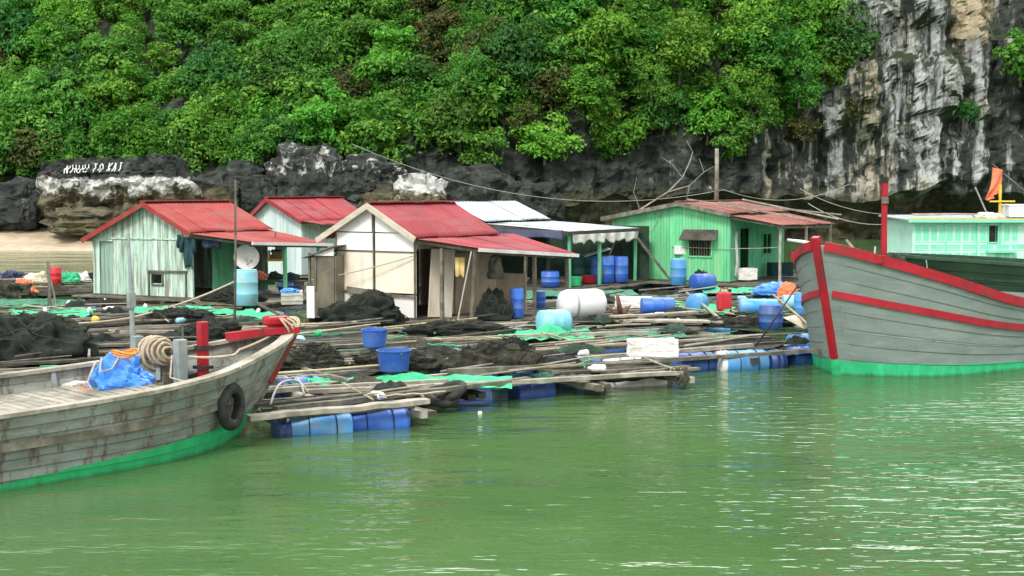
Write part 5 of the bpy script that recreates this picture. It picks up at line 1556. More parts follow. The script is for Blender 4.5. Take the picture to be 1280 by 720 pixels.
plank(780, 400, 905, 402, .52, .45, .05, 'wood_light', "broad pale board lying behind the weathered beams right of the white tank")
plank(765, 396, 870, 390, .62, .30, .05, 'wood_light', "pale board stacked on the broad board beside the root stump")
plank(120, 432, 250, 428, .40, .25, .06, 'wood', "dark grey plank behind the blue tarpaulin bundle")
plank(150, 415, 330, 412, .42, .14, .07, 'wood_light', "pale thin plank behind the rope coil")
plank(530, 424, 810, 416, .44, .14, .08, 'wood_light', "pale beam behind the brown net heap")

# ------------------------------------------------------------------ drums, tubs and floats
def drum_body(mb, r, h, Mx):
    pr = [(r * .90, 0), (r, .03 * h), (r, .30 * h), (r * 1.035, .325 * h), (r * 1.035, .345 * h), (r, .37 * h), (r, .63 * h), (r * 1.035, .655 * h), (r * 1.035, .675 * h), (r, .70 * h), (r, .95 * h), (r * .95, .985 * h), (r * .90, h), (r * .86, h), (r * .84, .97 * h), (0.0, .97 * h)]
    mb.lathe(pr, Mx, 24)
def upright_drum(px, py, z, r, h, mat, label, group=None, lid=None, name="drum", tilt=(0, 0)):
    p = at(px, py, z) + Vector((0, r, 0))
    t = thing(name, p, label, "drum", group, rz=rr.uniform(0, 6))
    Mx = Matrix.Rotation(R(tilt[0]), 4, 'X') @ Matrix.Rotation(R(tilt[1]), 4, 'Y')
    mb = MB(); drum_body(mb, r, h, Mx); mb.build("body", M[mat], t, smooth=True)
    mb = MB(); mb.lathe([(r * .88, .975 * h), (r * .94, .98 * h), (r * .94, 1.015 * h), (0, 1.02 * h)], Mx, 24); mb.build("lid", M[lid or mat], t, smooth=False)
    return t
def float_drum(px, py, z, r, L, ang, mat, label, group="drums floating under the rafts", cap=None, strap=True, name="float_drum", two=None, off=0.0):
    """drum lying on its side, centre at the pixel and height z, axis at angle ang in plan"""
    p = at(px, py, z) + Vector((0, off, 0))
    t = thing(name, p, label, "drum", group, rz=ang)
    Mx = Matrix.Rotation(R(90), 4, 'Y') @ Matrix.Translation((0, 0, -L / 2))
    mb = MB(); drum_body(mb, r, L, Mx); mb.build("body", M[mat], t, smooth=True)
    if cap:
        mb = MB(); mb.lathe([(r * 1.02, L * .985), (r * .95, L * 1.012), (0, L * 1.013)], Mx, 24); mb.build("end_cap", M[cap], t, smooth=True)
    if strap:
        for f in (.30, .74):
            mb = MB(); mb.tube([Vector((L * (f - .5), math.cos(a) * (r * 1.035), math.sin(a) * (r * 1.035))) for a in [k * 2 * math.pi / 24 for k in range(25)]], .010, 5, cap=False); mb.build("strap", M['rubber'], t)
    return t
FA = AA
float_drum(400, 536, .05, .25, 1.02, FA - .20, 'sky_drum', "sky blue drum strapped under the front raft left of its darker twin")
float_drum(471, 530, .05, .25, 1.02, FA - .20, 'blue_drum', "strong blue drum with stamped end under the front raft", cap='blue_drum')
float_drum(352, 541, .02, .24, .30, FA - .2, 'navy_drum', "short dark drum end under the front raft next to the grey bow", strap=False)
float_drum(722, 461, .10, .27, .95, FA, 'blue_drum', "dark blue drum under the long plank below the white foam block")
float_drum(778, 459, .12, .26, .80, FA, 'white_drum', "pale whitish drum under the raft next to the dark blue drum")
float_drum(816, 462, .10, .26, .6, FA, 'teal_drum', "dark teal drum under the raft right of the pale whitish drum", strap=False)
float_drum(868, 456, .10, .27, .90, FA - .1, 'blue_drum', "blue drum under the long plank left of the white banded drum")
float_drum(929, 454, .12, .29, 1.05, FA - .15, 'sky_drum', "big sky blue drum with a white band under the long plank")
t = float_drum(904, 455, .12, .292, .30, FA - .15, 'white_drum', "short white drum section between the two blue drums at the raft edge", strap=False)
float_drum(968, 453, .10, .28, .4, FA - .15, 'navy_drum', "dark blue drum end at the right end of the raft edge", strap=False)
float_drum(1003, 447, .12, .26, .7, FA - .1, 'blue_drum', "violet blue drum floating beside the red railed bow", strap=False)
float_drum(1030, 447, .14, .24, .5, FA - .1, 'cyan_drum', "pale cyan drum behind the stem of the red railed boat", strap=False)
float_drum(665, 492, .06, .26, .8, FA, 'navy_drum', "dark submerged drum under the pale plank near the tyre", strap=False)
float_drum(650, 476, .08, .25, 1.1, FA, 'blue_drum', "blue drum below the brown net heap in the shade of the raft")
float_drum(700, 473, .08, .25, .9, FA, 'sky_drum', "sky blue drum half hidden under the planks above the white foam float")
float_drum(640, 452, .30, .26, .9, FA, 'sky_drum', "sky blue drum lying behind the slack netting by the brown net heap")
float_drum(375, 487, .10, .26, .9, FA, 'blue_drum', "blue drum in the water between the grey bow and the green netting")
float_drum(400, 453, .10, .25, .9, FA, 'navy_drum', "dark drum under the beams right of the red bow block")
float_drum(545, 380, .15, .27, .9, FA, 'navy_drum', "dark drum under the white hut platform", strap=False)
float_drum(1090, 455, .05, .2, .1, FA, 'navy_drum', "x") if False else None
# lying drums on deck in mid raft
def deck_drum(px, py, z, r, L, ang, mat, label, **k):
    return float_drum(px, py, z + r, r, L, ang, mat, label, group="blue drums lying on the rafts", name="drum", **k)
deck_drum(536 + 286, 379 + 3, .36, .24, .95, .1, 'blue_drum', "blue drum lying behind the pale boards near the root stump", strap=False)
deck_drum(872, 378, .36, .26, .7, 1.1, 'sky_drum', "tilted blue drum end beside the red jerrycan", strap=False)
deck_drum(948, 383, .36, .22, 1.1, .05, 'sky_drum', "light blue drum lying across the raft left of the red railed bow", strap=False)
deck_drum(995, 378, .36, .22, .8, .05, 'cyan_drum', "pale blue drum lying just left of the red railed bow", strap=False)
deck_drum(878, 353, .36, .31, .80, .5, 'blue_drum', "big blue drum lying on its side before the vivid green hut", strap=False, cap='blue_drum')
# white tank and blue drum
t = thing("white_tank", at(728, 401, .38) + Vector((0, .40, 0)), "large white cylindrical tank lying on the raft", "tank", rz=R(25))
mb = MB(); mb.lathe([(0, -.68), (.25, -.66), (.37, -.58), (.41, -.46), (.41, .46), (.37, .58), (.25, .66), (0, .68)], Matrix.Translation((0, 0, .43)) @ Matrix.Rotation(R(90), 4, 'Y'), 28); mb.build("shell", M['white_drum'], t, smooth=True)
mb = MB(); mb.lathe([(.415, -.04), (.415, .04)], Matrix.Translation((-.3, 0, .43)) @ Matrix.Rotation(R(90), 4, 'Y'), 28); mb.build("band", M['grey_roof'], t, smooth=True)
mb = MB(); mb.box((-.4, 0, .03), (.12, .8, .08)); mb.box((.4, 0, .03), (.12, .8, .08)); mb.build("cradle", M['wood'], t)
deck_drum(692, 402, .36, .30, .75, R(25), 'cyan_drum', "white bleached blue drum lying end-on against the white tank", strap=False, cap='sky_drum')
# upright drums
upright_drum(305, 383, .42, .36, 1.08, 'cyan_drum', "tall faded cyan drum standing before the porch of the mint green hut", "upright plastic drums")
upright_drum(646, 398, .38, .19, .82, 'blue_drum', "slim blue drum standing by the dark net heap at the white hut's porch", "upright plastic drums")
upright_drum(618, 384, .38, .19, .46, 'sky_drum', "small light blue drum half hidden by the dark nets at the porch", "upright plastic drums")
upright_drum(674, 386, .38, .20, .5, 'blue_drum', "small blue drum behind the white tank and its cyan neighbour", "upright plastic drums")
upright_drum(688, 359, .44, .33, .55, 'blue_drum', "squat blue tub under the awning left of the post", "upright plastic drums")
upright_drum(754, 354, .44, .44, 1.02, 'blue_drum', "largest blue drum in the shade under the grey awning", "upright plastic drums", lid='navy_drum')
upright_drum(776, 353, .44, .30, .95, 'blue_drum', "blue drum with white cloth over it under the grey awning", "upright plastic drums")
upright_drum(727, 352, .44, .38, .98, 'teal_drum', "dark green drum in the shade beside the largest blue drum", "upright plastic drums")
upright_drum(849, 357, .44, .29, .95, 'sky_drum', "light blue drum standing against the vivid green wall below the white can", "upright plastic drums")
upright_drum(966, 413, .36, .30, .62, 'blue_drum', "blue tub standing left of the big bow among the beams", "upright plastic drums")
upright_drum(1002, 394, .40, .18, .62, 'sky_drum', "narrow blue drum standing against the red railed bow", "upright plastic drums")
upright_drum(780, 346, .44, .32, .8, 'cyan_drum', "light blue drum at the right end of the dark shed", "upright plastic drums") if False else None
p = atd(1104, 340, 44)
t = thing("drum", Vector((p.x + .1, p.y, .9)), "blue and white drum standing beside the red mast", "drum", "upright plastic drums")
mb = MB(); drum_body(mb, .36, .85, Matrix.Translation((.1, 0, 0))); mb.build("body", M['sky_drum'], t, smooth=True)
mb = MB(); mb.grid(lambda u, v: Vector((.1 + .40 * math.cos(math.pi + u * 1.9), .40 * math.sin(math.pi + u * 1.9), .1 + .8 * v)), 10, 6); mb.build("white_cover", M['cloth_white'], t, solid=.01)
mb = MB(); mb.box((0.1, 0, -.45), (1.2, 1.2, .85)); mb.build("stand", M['wood_dark'], t)

def tub(px, py, z, r0, r1, h, mat, label, name="bucket", inner='navy_drum', group="plastic tubs on the rafts"):
    p = at(px, py, z) + Vector((0, r0, 0))
    t = thing(name, p, label, "bucket", group, rz=rr.uniform(0, 6))
    mb = MB(); mb.lathe([(0, .02), (r0 * .95, .0), (r0, .02), (r1, h * .93), (r1 * 1.05, h * .94), (r1 * 1.05, h), (r1 * .97, h), (r0 * .95, .04), (0, .045)], None, 26); mb.build("bucket_wall", M[mat], t, smooth=False)
    mb = MB(); mb.tube([Vector((math.cos(a) * r1 * 1.0, math.sin(a) * r1 * .5, h * .97 - abs(math.sin(a)) * h * .35 + .0)) for a in [math.pi * k / 14 for k in range(15)]], .012, 5); mb.build("handle", M['rope_grey'], t)
    return t
tub(467, 435, .42, .25, .29, .40, 'blue_drum', "blue tub standing behind its paler neighbour near the black net heap")
tub(491, 466, .42, .28, .33, .42, 'blue_drum', "scuffed pale blue tub standing at the bright green netting")
tub(809 + 4, 357, .44, .2, .24, .3, 'red_plastic', "x") if False else None
tub(737, 354, .44, .26, .32, .28, 'red_plastic', "red basin on the shed floor beside the largest blue drum", name="basin")
tub(719, 358, .44, .22, .26, .34, 'green_plastic', "green bucket on the shed floor under the awning")
tub(625, 352, .44, .34, .42, .22, 'navy_drum', "violet blue basin on the shed floor behind the hut porch", name="basin")
tub(648, 354, .44, .34, .40, .18, 'white_drum', "low white basin on the shed floor next to the violet basin", name="basin")
tub(796, 380, .40, .20, .24, .24, 'navy_drum', "small dark blue bucket on the raft behind the pale boards")
tub(360, 368, .44, .34, .40, .24, 'navy_drum', "dark blue basin with cloth on the porch crate of the mint hut", name="basin")
tub(397, 382, .42, .16, .2, .40, 'green_plastic', "green bucket standing at the edge of the mint hut porch by the closet")

def foam(px, py, z, sx, sy, sz, rz, label, name="foam_block", mat='foam', group="white foam blocks on the rafts"):
    p = at(px, py, z) + Vector((0, sy / 2, 0))
    bm = bmesh.new(); bmesh.ops.create_cube(bm, size=1)
    bmesh.ops.subdivide_edges(bm, edges=bm.edges[:], cuts=9, use_grid_fill=True)
    S = Vector((px * .37, py * .11, 2))
    for v in bm.verts:
        c = v.co.copy(); k = (abs(c.x * 2) ** 8 + abs(c.y * 2) ** 8 + abs(c.z * 2) ** 8) ** (-1 / 8)
        c = c * (.82 + .18 * min(1, k)) 
        n_ = 1 + .07 * noise.fractal(v.co * 4 + S, .8, 2, 4)
        v.co = Vector((c.x * sx * n_, c.y * sy * n_, c.z * sz * n_ + sz / 2))
    me = bpy.data.meshes.new(name); bm.to_mesh(me); bm.free(); me.materials.append(M[mat])
    o = bpy.data.objects.new(name, me); COL.objects.link(o); o.location = p; o.rotation_euler = (0, 0, rz)
    return tag(o, label, "foam block", group)
foam(817, 447, .50, 1.0, .45, .36, .12, "white foam block resting on the long plank")
foam(797, 489, -.10, 1.15, .5, .34, FA - .1, "dirty white foam float under the end of the front walkway")
foam(933, 350, .44, .8, .5, .45, .2, "white foam block before the side wall of the vivid green hut")
foam(793, 385, .40, 1.1, .5, .32, .0, "cream foam slab behind the pale boards near the root stump")
foam(26, 372 - 8, .40, .4, .35, .42, .4, "white foam lump on the small boat at the far left")
foam(851, 318, 1.42, .5, .4, .32, 0, "white can sitting on the light blue drum by the green wall", name="plastic_can", mat='white_drum')
foam(548, 330, 1.2, .1, .1, .1, 0, "x") if False else None

# tyre at the raft corner
p = at(553, 499, .22)
t = thing("raft_tyre", p, "black tyre bundle lashed to the front raft corner", "tyre", rz=R(10))
for k in range(2):
    mb = MB()
    pts = [Vector((.24 * math.cos(a) + .13 * k, .24 * math.sin(a), .06 + .10 * math.sin(a + k) + .08 * k)) for a in [j * 2 * math.pi / 24 for j in range(25)]]
    mb.tube(pts, .085, 10, cap=False); mb.build("tyre", M['rubber'], t, smooth=True)
mb = MB(); mb.tube([(-.25, 0, .0), (-.5, .1, .15), (-.8, .2, .22)], .02, 5); mb.build("lashing", M['rope_grey'], t)
# old cloth and lashings at the far corner of the walkway
t = thing("corner_lashing", at(846, 467, .42), "tangled rope lashing hanging from the tip of the front walkway", "rope")
mb = MB()
for k in range(9):
    x0 = rr.uniform(-.22, .22); z1 = rr.uniform(-.36, -.02)
    mb.tube([(x0, rr.uniform(-.1, .1), .10), (x0 + rr.uniform(-.06, .06), -.12, z1 * .4), (x0 * .7 + rr.uniform(-.05, .05), rr.uniform(-.14, 0), z1)], rr.uniform(.012, .04), 5)
for k in range(4):
    mb.tube([Vector((rr.uniform(-.02, .02) + .12 * k - .2, .10 * math.cos(a), .09 * math.sin(a))) for a in [j * math.pi / 7 for j in range(15)]], .02, 5)
mb.build("cords", M['net_brown'], t)

# ------------------------------------------------------------------ nets
def net_heap(px0, px1, py_top, py_base, z, mat, label, seed, ry=.6, nm="net_heap", cords=22):
    pb0, pb1 = at(px0, py_base, z), at(px1, py_base, z)
    rx = (pb1.x - pb0.x) / 2
    base = (pb0 + pb1) / 2 + Vector((0, rx * ry * .8, 0))
    h = (py_base - py_top) / F * base.y * .98
    t = thing(nm, base, label, "fishing net", "heaps of fishing net")
    S = Vector((seed * 5.3, seed * 1.9, seed * .7))
    def hf(d, r_):
        wv = noise.noise(d * 1.7 + S)
        k = 1 + .38 * noise.fractal(d * 1.2 + S, .8, 2, 3) - .16 * abs(noise.noise(d * 2.6 + S)) + .07 * math.sin(math.atan2(d.y, d.x) * 9 + 6 * wv) * r_ + .05 * math.sin(d.z * 14 + 7 * wv)
        return k
    def fn(u, v):
        a = u * 2 * math.pi; r_ = math.sin(v * math.pi / 2)
        d = Vector((math.cos(a) * r_, math.sin(a) * r_, math.cos(v * math.pi / 2) ** .7))
        k = hf(d, r_)
        return Vector((d.x * rx * min(k, 1.12), d.y * rx * ry * k, max(-.02, d.z * h * k)))
    mb = MB(); mb.grid(fn, 130, 54); mb.build("net_mound", M[mat], t, smooth=True)
    mb = MB()
    g = random.Random(seed)
    for k in range(cords):
        u0, v0 = g.random(), g.uniform(.15, .95)
        pts = []
        for j in range(12):
            u = u0 + .25 * j / 12 * g.choice((1, 1)); v = min(.98, max(.05, v0 + .12 * math.sin(j * .8 + k)))
            p = fn(u % 1, v); pts.append(p + Vector((0, -.01, .025 + .03 * math.sin(j * 1.7 + k))))
        mb.tube(pts, .011, 4)
    mb.build("cords", M['net_black'] if mat != 'net_black' else M['net_brown'], t)
    if cords > 99:
        mb = MB()
        u0 = g.random()
        for j in range(16):
            p = fn((u0 + .45 + .3 * j / 16) % 1, .75 + .2 * math.sin(j * .7)); mb.lathe([(0, -.05), (.035, -.04), (.035, .04), (0, .05)], Matrix.Translation(p + Vector((0, -.02, .03))) @ Matrix.Rotation(1.2, 4, 'Y'), 7)
        o_ = mb.build("float_line", M['foam'], t); 
    return t
net_heap(-70, 102, 388, 449, .36, 'net_black', "large black net heap behind the grey boat's deck", 1, .5)
net_heap(396, 507, 371, 404, .40, 'net_black', "black net heap leaning on the front of the white and cream hut", 2, .55)
net_heap(596, 643, 368, 400, .40, 'net_black', "dark net heap at the porch posts of the white hut", 3, .7)
net_heap(556, 682, 430, 463, .40, 'net_brown', "brown green net heap draped along the raft beams", 4, .35)
net_heap(430, 556, 440, 460, .40, 'net_brown', "low brown net mound behind the pale blue tub", 5, .35)
net_heap(326, 425, 436, 460, .40, 'net_brown', "brown net heap with shells right of the red bow block", 6, .4)
net_heap(250, 330, 362, 378, .44, 'net_black', "flat black net heap at the doorway of the mint green hut", 7, .5)
net_heap(218, 300, 402, 424, .38, 'net_black', "dark net mound behind the red post on the grey boat", 8, .5)
net_heap(180, 262, 388, 404, .38, 'net_black', "dark flat net mound in front of the mint green hut's hatch", 9, .5)
net_heap(866, 894, 340, 358, .44, 'net_black', "dark green net heap against the vivid green hut's corner", 10, .6)
net_heap(505, 640, 405, 420, .36, 'net_black', "flat black net spread between the two blue tubs and the hut", 11, .3)
net_heap(885, 1000, 398, 410, .38, 'net_black', "dark net spread on the raft near the root stump and bow", 12, .35)

def net_sheet(pts, mat, label, sag=.12, seed=1, name="net_sheet", peak=None):
    P = [at(*p) for p in pts]
    o = P[0].copy(); P = [p - o for p in P]
    mb = MB()
    def fn(u, v):
        q = P[0].lerp(P[1], u).lerp(P[3].lerp(P[2], u), v)
        q.z += -sag * 16 * u * (1 - u) * v * (1 - v) + .07 * noise.fractal(Vector((u * 6, v * 5, seed)), .8, 2, 3)
        if peak: q.z += peak[2] * math.exp(-((u - peak[0]) ** 2 + (v - peak[1]) ** 2) / .03)
        return q
    mb.grid(fn, 60, 26)
    ob_ = mb.build(name, M[mat], None, loc=None); ob_.location = o
    return tag(ob_, label, "net", "nets stretched over the cages")
net_sheet([(392, 479, .40), (640, 486, .40), (640, 470, .45), (380, 473, .40)], 'net_green', "bright green netting stretched over the front cage", .08, 2, peak=(.52, .75, .16))
net_sheet([(620, 424, .40), (745, 424, .40), (736, 411, .40), (625, 414, .40)], 'net_green', "green netting peaked like a tent in front of the white tank", .02, 3, peak=(.55, .5, .28))
net_sheet([(20, 398, .40), (110, 394, .40), (120, 386, .40), (10, 388, .40)], 'net_green', "green netting strip behind the large black net heap", .05, 4)
net_sheet([(160, 392, .40), (270, 388, .40), (262, 382, .40), (165, 384, .40)], 'net_green', "green netting strip with white floats before the mint hut", .05, 5)
net_sheet([(0, 382, .40), (110, 380, .40), (105, 374, .40), (0, 374, .40)], 'net_teal', "dull green netting at the left edge of the farm", .05, 6)
net_sheet([(760, 425, .40), (860, 421, .40), (850, 412, .40), (750, 415, .40)], 'net_teal', "dull green netting behind the white foam block", .05, 7)
net_sheet([(880, 366, .42), (960, 366, .42), (950, 359, .42), (875, 360, .42)], 'net_green', "green netting patch before the vivid green hut", .04, 8)
net_sheet([(650, 372, .42), (800, 370, .42), (790, 362, .42), (640, 364, .42)], 'net_teal', "dull green netting before the grey roofed shed", .04, 9)
net_sheet([(790, 378, .42), (905, 394, .42), (920, 384, .42), (800, 372, .42)], 'net_green', "torn green netting between the blue drums mid raft", .05, 10)
net_sheet([(255, 391, .40), (345, 398, .40), (350, 390, .40), (262, 385, .40)], 'net_green', "green netting scrap in front of the cyan drum", .05, 11)

# ------------------------------------------------------------------ small floats, jugs, litter
def small_float(px, py, z=.42, r=.055, mat='white_drum', label="small white net float on the raft netting", group="small white net floats", name="net_float", h=.17):
    p = at(px, py, z)
    t = bpy.data.objects.new(name, None)
    mb = MB(); mb.lathe([(0, 0), (r, .02), (r, h * .8), (r * .5, h * .92), (r * .35, h), (0, h)], Matrix.Rotation(rr.uniform(-.5, .5), 4, 'X') @ Matrix.Rotation(rr.uniform(-.6, .6), 4, 'Y'), 10)
    o = mb.build(name, M[mat], None, smooth=True); o.location = p; o.rotation_euler = (0, 0, rr.uniform(0, 6))
    bpy.data.objects.remove(t)
    return tag(o, label, "float", group)
for (px, py) in ((57, 391), (110, 391), (84, 381), (130, 379), (183, 386), (218, 388), (322, 392), (604, 392), (735, 446), (850, 405), (520, 415)):
    small_float(px, py, label="small white net float on the raft netting")
for (px, py, m_, lb) in ((118, 402, 'yellow', "small yellowish float left of the boat mast"), (588, 413, 'red_plastic', "little red and white float before the white hut"), (452, 402, 'red_plastic', "small red cap float at the black net heap"), (298, 381, 'red_plastic', "small red scoop at the foot of the cyan drum"), (400, 420, 'green_plastic', "small green float right of the red bow block"), (574, 452, 'cloth_white', "white tuft of rag on the brown green net heap"), (599, 520, 'foam', "white foam crumb floating on the water near the tyre")):
    small_float(px, py, .42 if 'water' not in lb else -.03, .10 if 'water' not in lb else .04, m_, lb, "odd coloured floats and scraps", h=.16 if 'water' not in lb else .09)
# jerrycan, crates, misc
def jerrycan(px, py, z, mat, label, s=1.0, rz=.3):
    p = at(px, py, z)
    t = thing("jerrycan", p, label, "jerrycan", rz=rz)
    mb = MB(); mb.box((0, 0, .22 * s), (.34 * s, .22 * s, .44 * s)); mb.build("body", M[mat], t, bevel=.05 * s)
    mb = MB(); mb.tube([(-.11 * s, 0, .43 * s), (-.08 * s, 0, .52 * s), (.08 * s, 0, .52 * s), (.12 * s, 0, .43 * s)], .022 * s, 6); mb.build("handle", M[mat], t)
    mb = MB(); mb.lathe([(.04 * s, .42 * s), (.04 * s, .50 * s), (0, .505 * s)], Matrix.Translation((.14 * s, 0, 0)), 10); mb.build("cap", M['blackish'], t)
jerrycan(905, 388, .40, 'red_plastic', "red jerrycan standing on the mid raft beside a slanting pole", 1.25, .2)
jerrycan(1090 - 2, 330, 1.2, 'red_plastic', "x") if False else None
p = at(843, 392, .40)
def crate(px, py, z, sx, sy, sz, mat, label, rz=.2):
    p = at(px, py, z)
    t = thing("crate", p, label, "crate", "crates about the huts", rz=rz)
    mb = MB()
    for a, b, ww in ((-1, 0, sy), (1, 0, sy)): mb.box((a * sx / 2, 0, sz / 2), (.03, ww, sz))
    for b in (-1, 1): mb.box((0, b * sy / 2, sz / 2), (sx - .03, .03, sz - .01))
    mb.box((0, 0, .02), (sx - .06, sy - .06, .03)); mb.build("crate_wall", M[mat], t)
    mb = MB()
    for z_ in (.3, .7):
        mb.bar((-sx / 2 - .02, -sy / 2 - .022, sz * z_), (sx / 2 + .02, -sy / 2 - .022, sz * z_), .02, .04)
    mb.build("slat", M[mat], t)
    return t
crate(365, 380, .42, .62, .45, .42, 'cloth_white', "pale grey crate on the porch edge of the mint green hut")
crate(336, 356, .62, .42, .35, .30, 'green_plastic', "bright green crate on the bench under the mint hut porch")
crate(975, 345, .44, .9, .5, .55, 'cloth_dark', "dark teal crate against the side of the vivid green hut")
crate(342, 318, 1.3, .0001, .1, .1, 'yellow', "x") if False else None

# yellow spirit shelf hanging under the mint hut porch
p = atd(344, 326, 47.5)
t = thing("altar_shelf", p, "yellow hanging shelf with a brown box under the mint hut porch", "shelf")
mb = MB(); mb.box((0, 0, .03), (.52, .35, .08)); mb.box((0, .15, .12), (.48, .03, .18)); mb.build("shelf_board", M['yellow'], t)
mb = MB(); mb.box((.03, .0, .20), (.26, .22, .24)); mb.slab([(-.14, -.15, .32), (.20, -.15, .32), (.20, .15, .38), (-.14, .15, .38)], .03); mb.build("brown_box", M['brown_door'], t)
mb = MB(); mb.lathe([(.05, .07), (.05, .32), (.03, .36), (0, .36)], Matrix.Translation((-.21, 0, 0)), 10); mb.build("white_bottle", M['white_drum'], t)
mb = MB(); mb.bar((.0, .12, .3), (.0, .12, .98), .04, .04, up=(1, 0, 0)); mb.build("hanger", M['wood'], t)
# bench and clutter in the porch
p = at(335, 366, .42)
t = thing("work_bench", p + Vector((0, .5, 0)), "low plank bench loaded with odds and ends under the mint hut porch", "bench", rz=A1)
mb = MB(); mb.box((.2, 0, .40), (2.2, .6, .06)); mb.build("top", M['wood'], t)
for x in (-.8, 1.2):
    mb = MB(); mb.box((x, 0, .18), (.07, .5, .38)); mb.build("leg", M['wood'], t)
for k, (dx, m_, nm, lb) in enumerate(((-.5, 'cloth_orange', "rag_pile", "orange brown rag pile on the porch bench"), (.2, 'tarp_dark', "rag_pile", "dark green rag pile on the porch bench"), (.9, 'cloth_dark', "rag_pile", "dark teal rag pile at the right end of the porch bench"))):
    cloth_heap(nm, t.matrix_basis @ Vector((dx, 0, .43)), .26, .2, .26, M[m_], lb, 20 + k, "rag", parent_parts="cloth")
cloth_heap("blue_cloth", at(362, 366, .84), .3, .25, .14, M['tarp_blue'], "blue cloth heap on the pale grey porch crate", 31, "cloth", parent_parts="cloth")

# satellite dish
p = atd(308, 322, 45.6)
t = thing("satellite_dish", p, "white satellite dish facing the water at the mint hut", "dish", rz=R(14))
Mx = Matrix.Rotation(R(78), 4, 'X')
mb = MB(); mb.lathe([(r_ * .40, (r_ ** 2) * .11) for r_ in (0.0001, .2, .4, .6, .8, .95, 1.0)] + [(.41, .115), (.40, .10), (.3, .05), (.001, -.01)], Mx, 32); mb.build("reflector", M['white_trim'], t, smooth=True)
mb = MB(); mb.tube([(0, .02, -.02), (0, -.28, -.22), (.12, -.42, -.10)], .012, 6); mb.box((.13, -.44, -.09), (.07, .09, .07)); mb.build("feed_arm", M['steel'], t)
mb = MB(); mb.tube([(0, .04, 0), (0, .12, -.2), (0, .12, -(p.z - DECK))], .03, 8); mb.build("stand", M['steel'], t)

# clothes
H1M = H1.matrix_basis; H2M = H2.matrix_basis; H5M = H5.matrix_basis
def garment(host, loc, w, h, mat, label, seed, name="hanging_shirt", sleeves=True, rz=0.0):
    t = thing(name, host @ Vector(loc), label, "shirt" if sleeves else "cloth", rz=rz)
    mb = MB(); hang_cloth(mb, w, h, seed); mb.build("cloth", M[mat], t, solid=.012, smooth=True)
    if sleeves:
        for s_ in (-1, 1):
            mb = MB(); mb.tube([(s_ * w * .48, 0, -.04), (s_ * w * .62, -.01, -.22), (s_ * w * .64, .0, -.5)], [.06, .07, .075], 8); mb.build("sleeve", M[mat], t, smooth=True)
    return t
garment(H1M, (4.22, -.12, 1.98), .42, 1.0, 'cloth_dark', "dark teal shirt hanging on the corner of the mint green hut", 1, rz=A1)
garment(H1M, (3.82, -.10, 2.05), .14, .42, 'cloth_dark', "dark scrap of cloth hanging left of the teal shirt", 2, "hanging_rag", False, A1)
garment(H1M, (5.0, .1, 1.90), .7, .28, 'tarp_navy', "navy bundle hung under the porch eave of the mint green hut", 3, "hanging_bundle", False, A1 + .3)
garment(H2M, (4.1, .3, 1.70), .28, .52, 'cloth_yellow', "yellow cloth hanging under the white hut's porch", 4, "hanging_cloth", False, A2 + .5)
cloth_heap("hanging_sack", H2M @ Vector((W2 + 1.95, 1.0, 1.1)), .22, .2, .75, M['net_brown'], "mottled sack tied to the porch post of the white hut", 15, "sack", parent_parts="sack")
garment(H5M, (5.06, .55, 1.9), .24, 1.7, 'cloth_white', "long white cloth hanging beside the green hut's dark doorway", 5, "hanging_cloth", False, A5 + 1.5)
t = thing("meter_box", H5M @ Vector((1.55, -.08, 1.45)), "small grey white box fixed on the vivid green wall", "box", rz=A5)
mb = MB(); mb.box((0, 0, .12), (.28, .12, .26)); mb.build("case", M['white_trim'], t, bevel=.02)
mb = MB(); mb.box((0, -.065, .12), (.16, .02, .12)); mb.build("cover", M['steel'], t)
cloth_heap("tarp_heap", at(968, 368, .42), .75, .45, .42, M['tarp_blue'], "striped blue tarpaulin heap left of the red railed bow", 16, "tarpaulin", parent_parts="sheet")
cloth_heap("orange_netting", at(984, 371, .42), .34, .26, .46, M['cloth_orange'], "orange cloth heap lying on the striped blue tarpaulin", 17, "cloth", parent_parts="cloth")
cloth_heap("white_cover", at(776, 330, 1.0), .26, .2, .5, M['cloth_white'], "white cloth draped over the blue drum in the shed", 18, "cloth", parent_parts="cloth") if False else None
t = thing("leaning_board", at(748, 321, 1.44), "pale board resting slanted on top of the largest blue drum", "board", rz=.2)
mb = MB(); mb.slab([(-.5, .1, .02), (.5, .1, .30), (.5, .5, .34), (-.5, .5, .06)], .03); mb.build("board", M['grey_roof'], t)
# root stump
t = thing("root_stump", at(776, 402, .42), "brown twisted root stump on the raft right of the white tank", "stump")
mb = MB()
for k in range(7):
    a = k * .9; d = Vector((math.cos(a) * .45, math.sin(a) * .3, .1 + .32 * (k % 3)))
    mb.tube([(0, 0, .1), d * .5 + Vector((0, 0, .08)), d], [.09, .06, .02], 6)
mb.build("roots", worn("brown_roots", (.10, .05, .025), (.18, .10, .05), 5, bump=.4), t, smooth=True)

# slanting poles, bow gear
def pole(px0, py0, z0, px1, py1, d1, r, mat, label, name="pole", group=None, y0=None):
    p = at(px0, py0, z0) if y0 is None else atd(px0, py0, y0)
    q = atd(px1, py1, d1)
    mb = MB(); mb.tube([p, p.lerp(q, .5) + Vector((.02, 0, .01)), q], [r, r * .9, r * .8], 8)
    o = mb.build(name, M[mat], None, loc=p, smooth=True)
    return tag(o, label, "pole", group)
d0 = at(293, 410, .38).y
pole(293, 425, .3, 294, 226, d0 + .3, .035, 'wood_dark', "tall thin dark pole standing before the cyan drum")
pole(895, 262, 0, 896, 186, 60.5, .10, 'wood_light', "pale broken trunk rising behind the green hut roof", y0=61)
pole(1036, 430, .42, 966, 368, 36, .035, 'bamboo', "bamboo pole slanting up from the raft by the big bow")
pole(905, 403, .42, 858, 366, 44, .05, 'wood_light', "grey pole slanting across the raft by the red jerrycan")
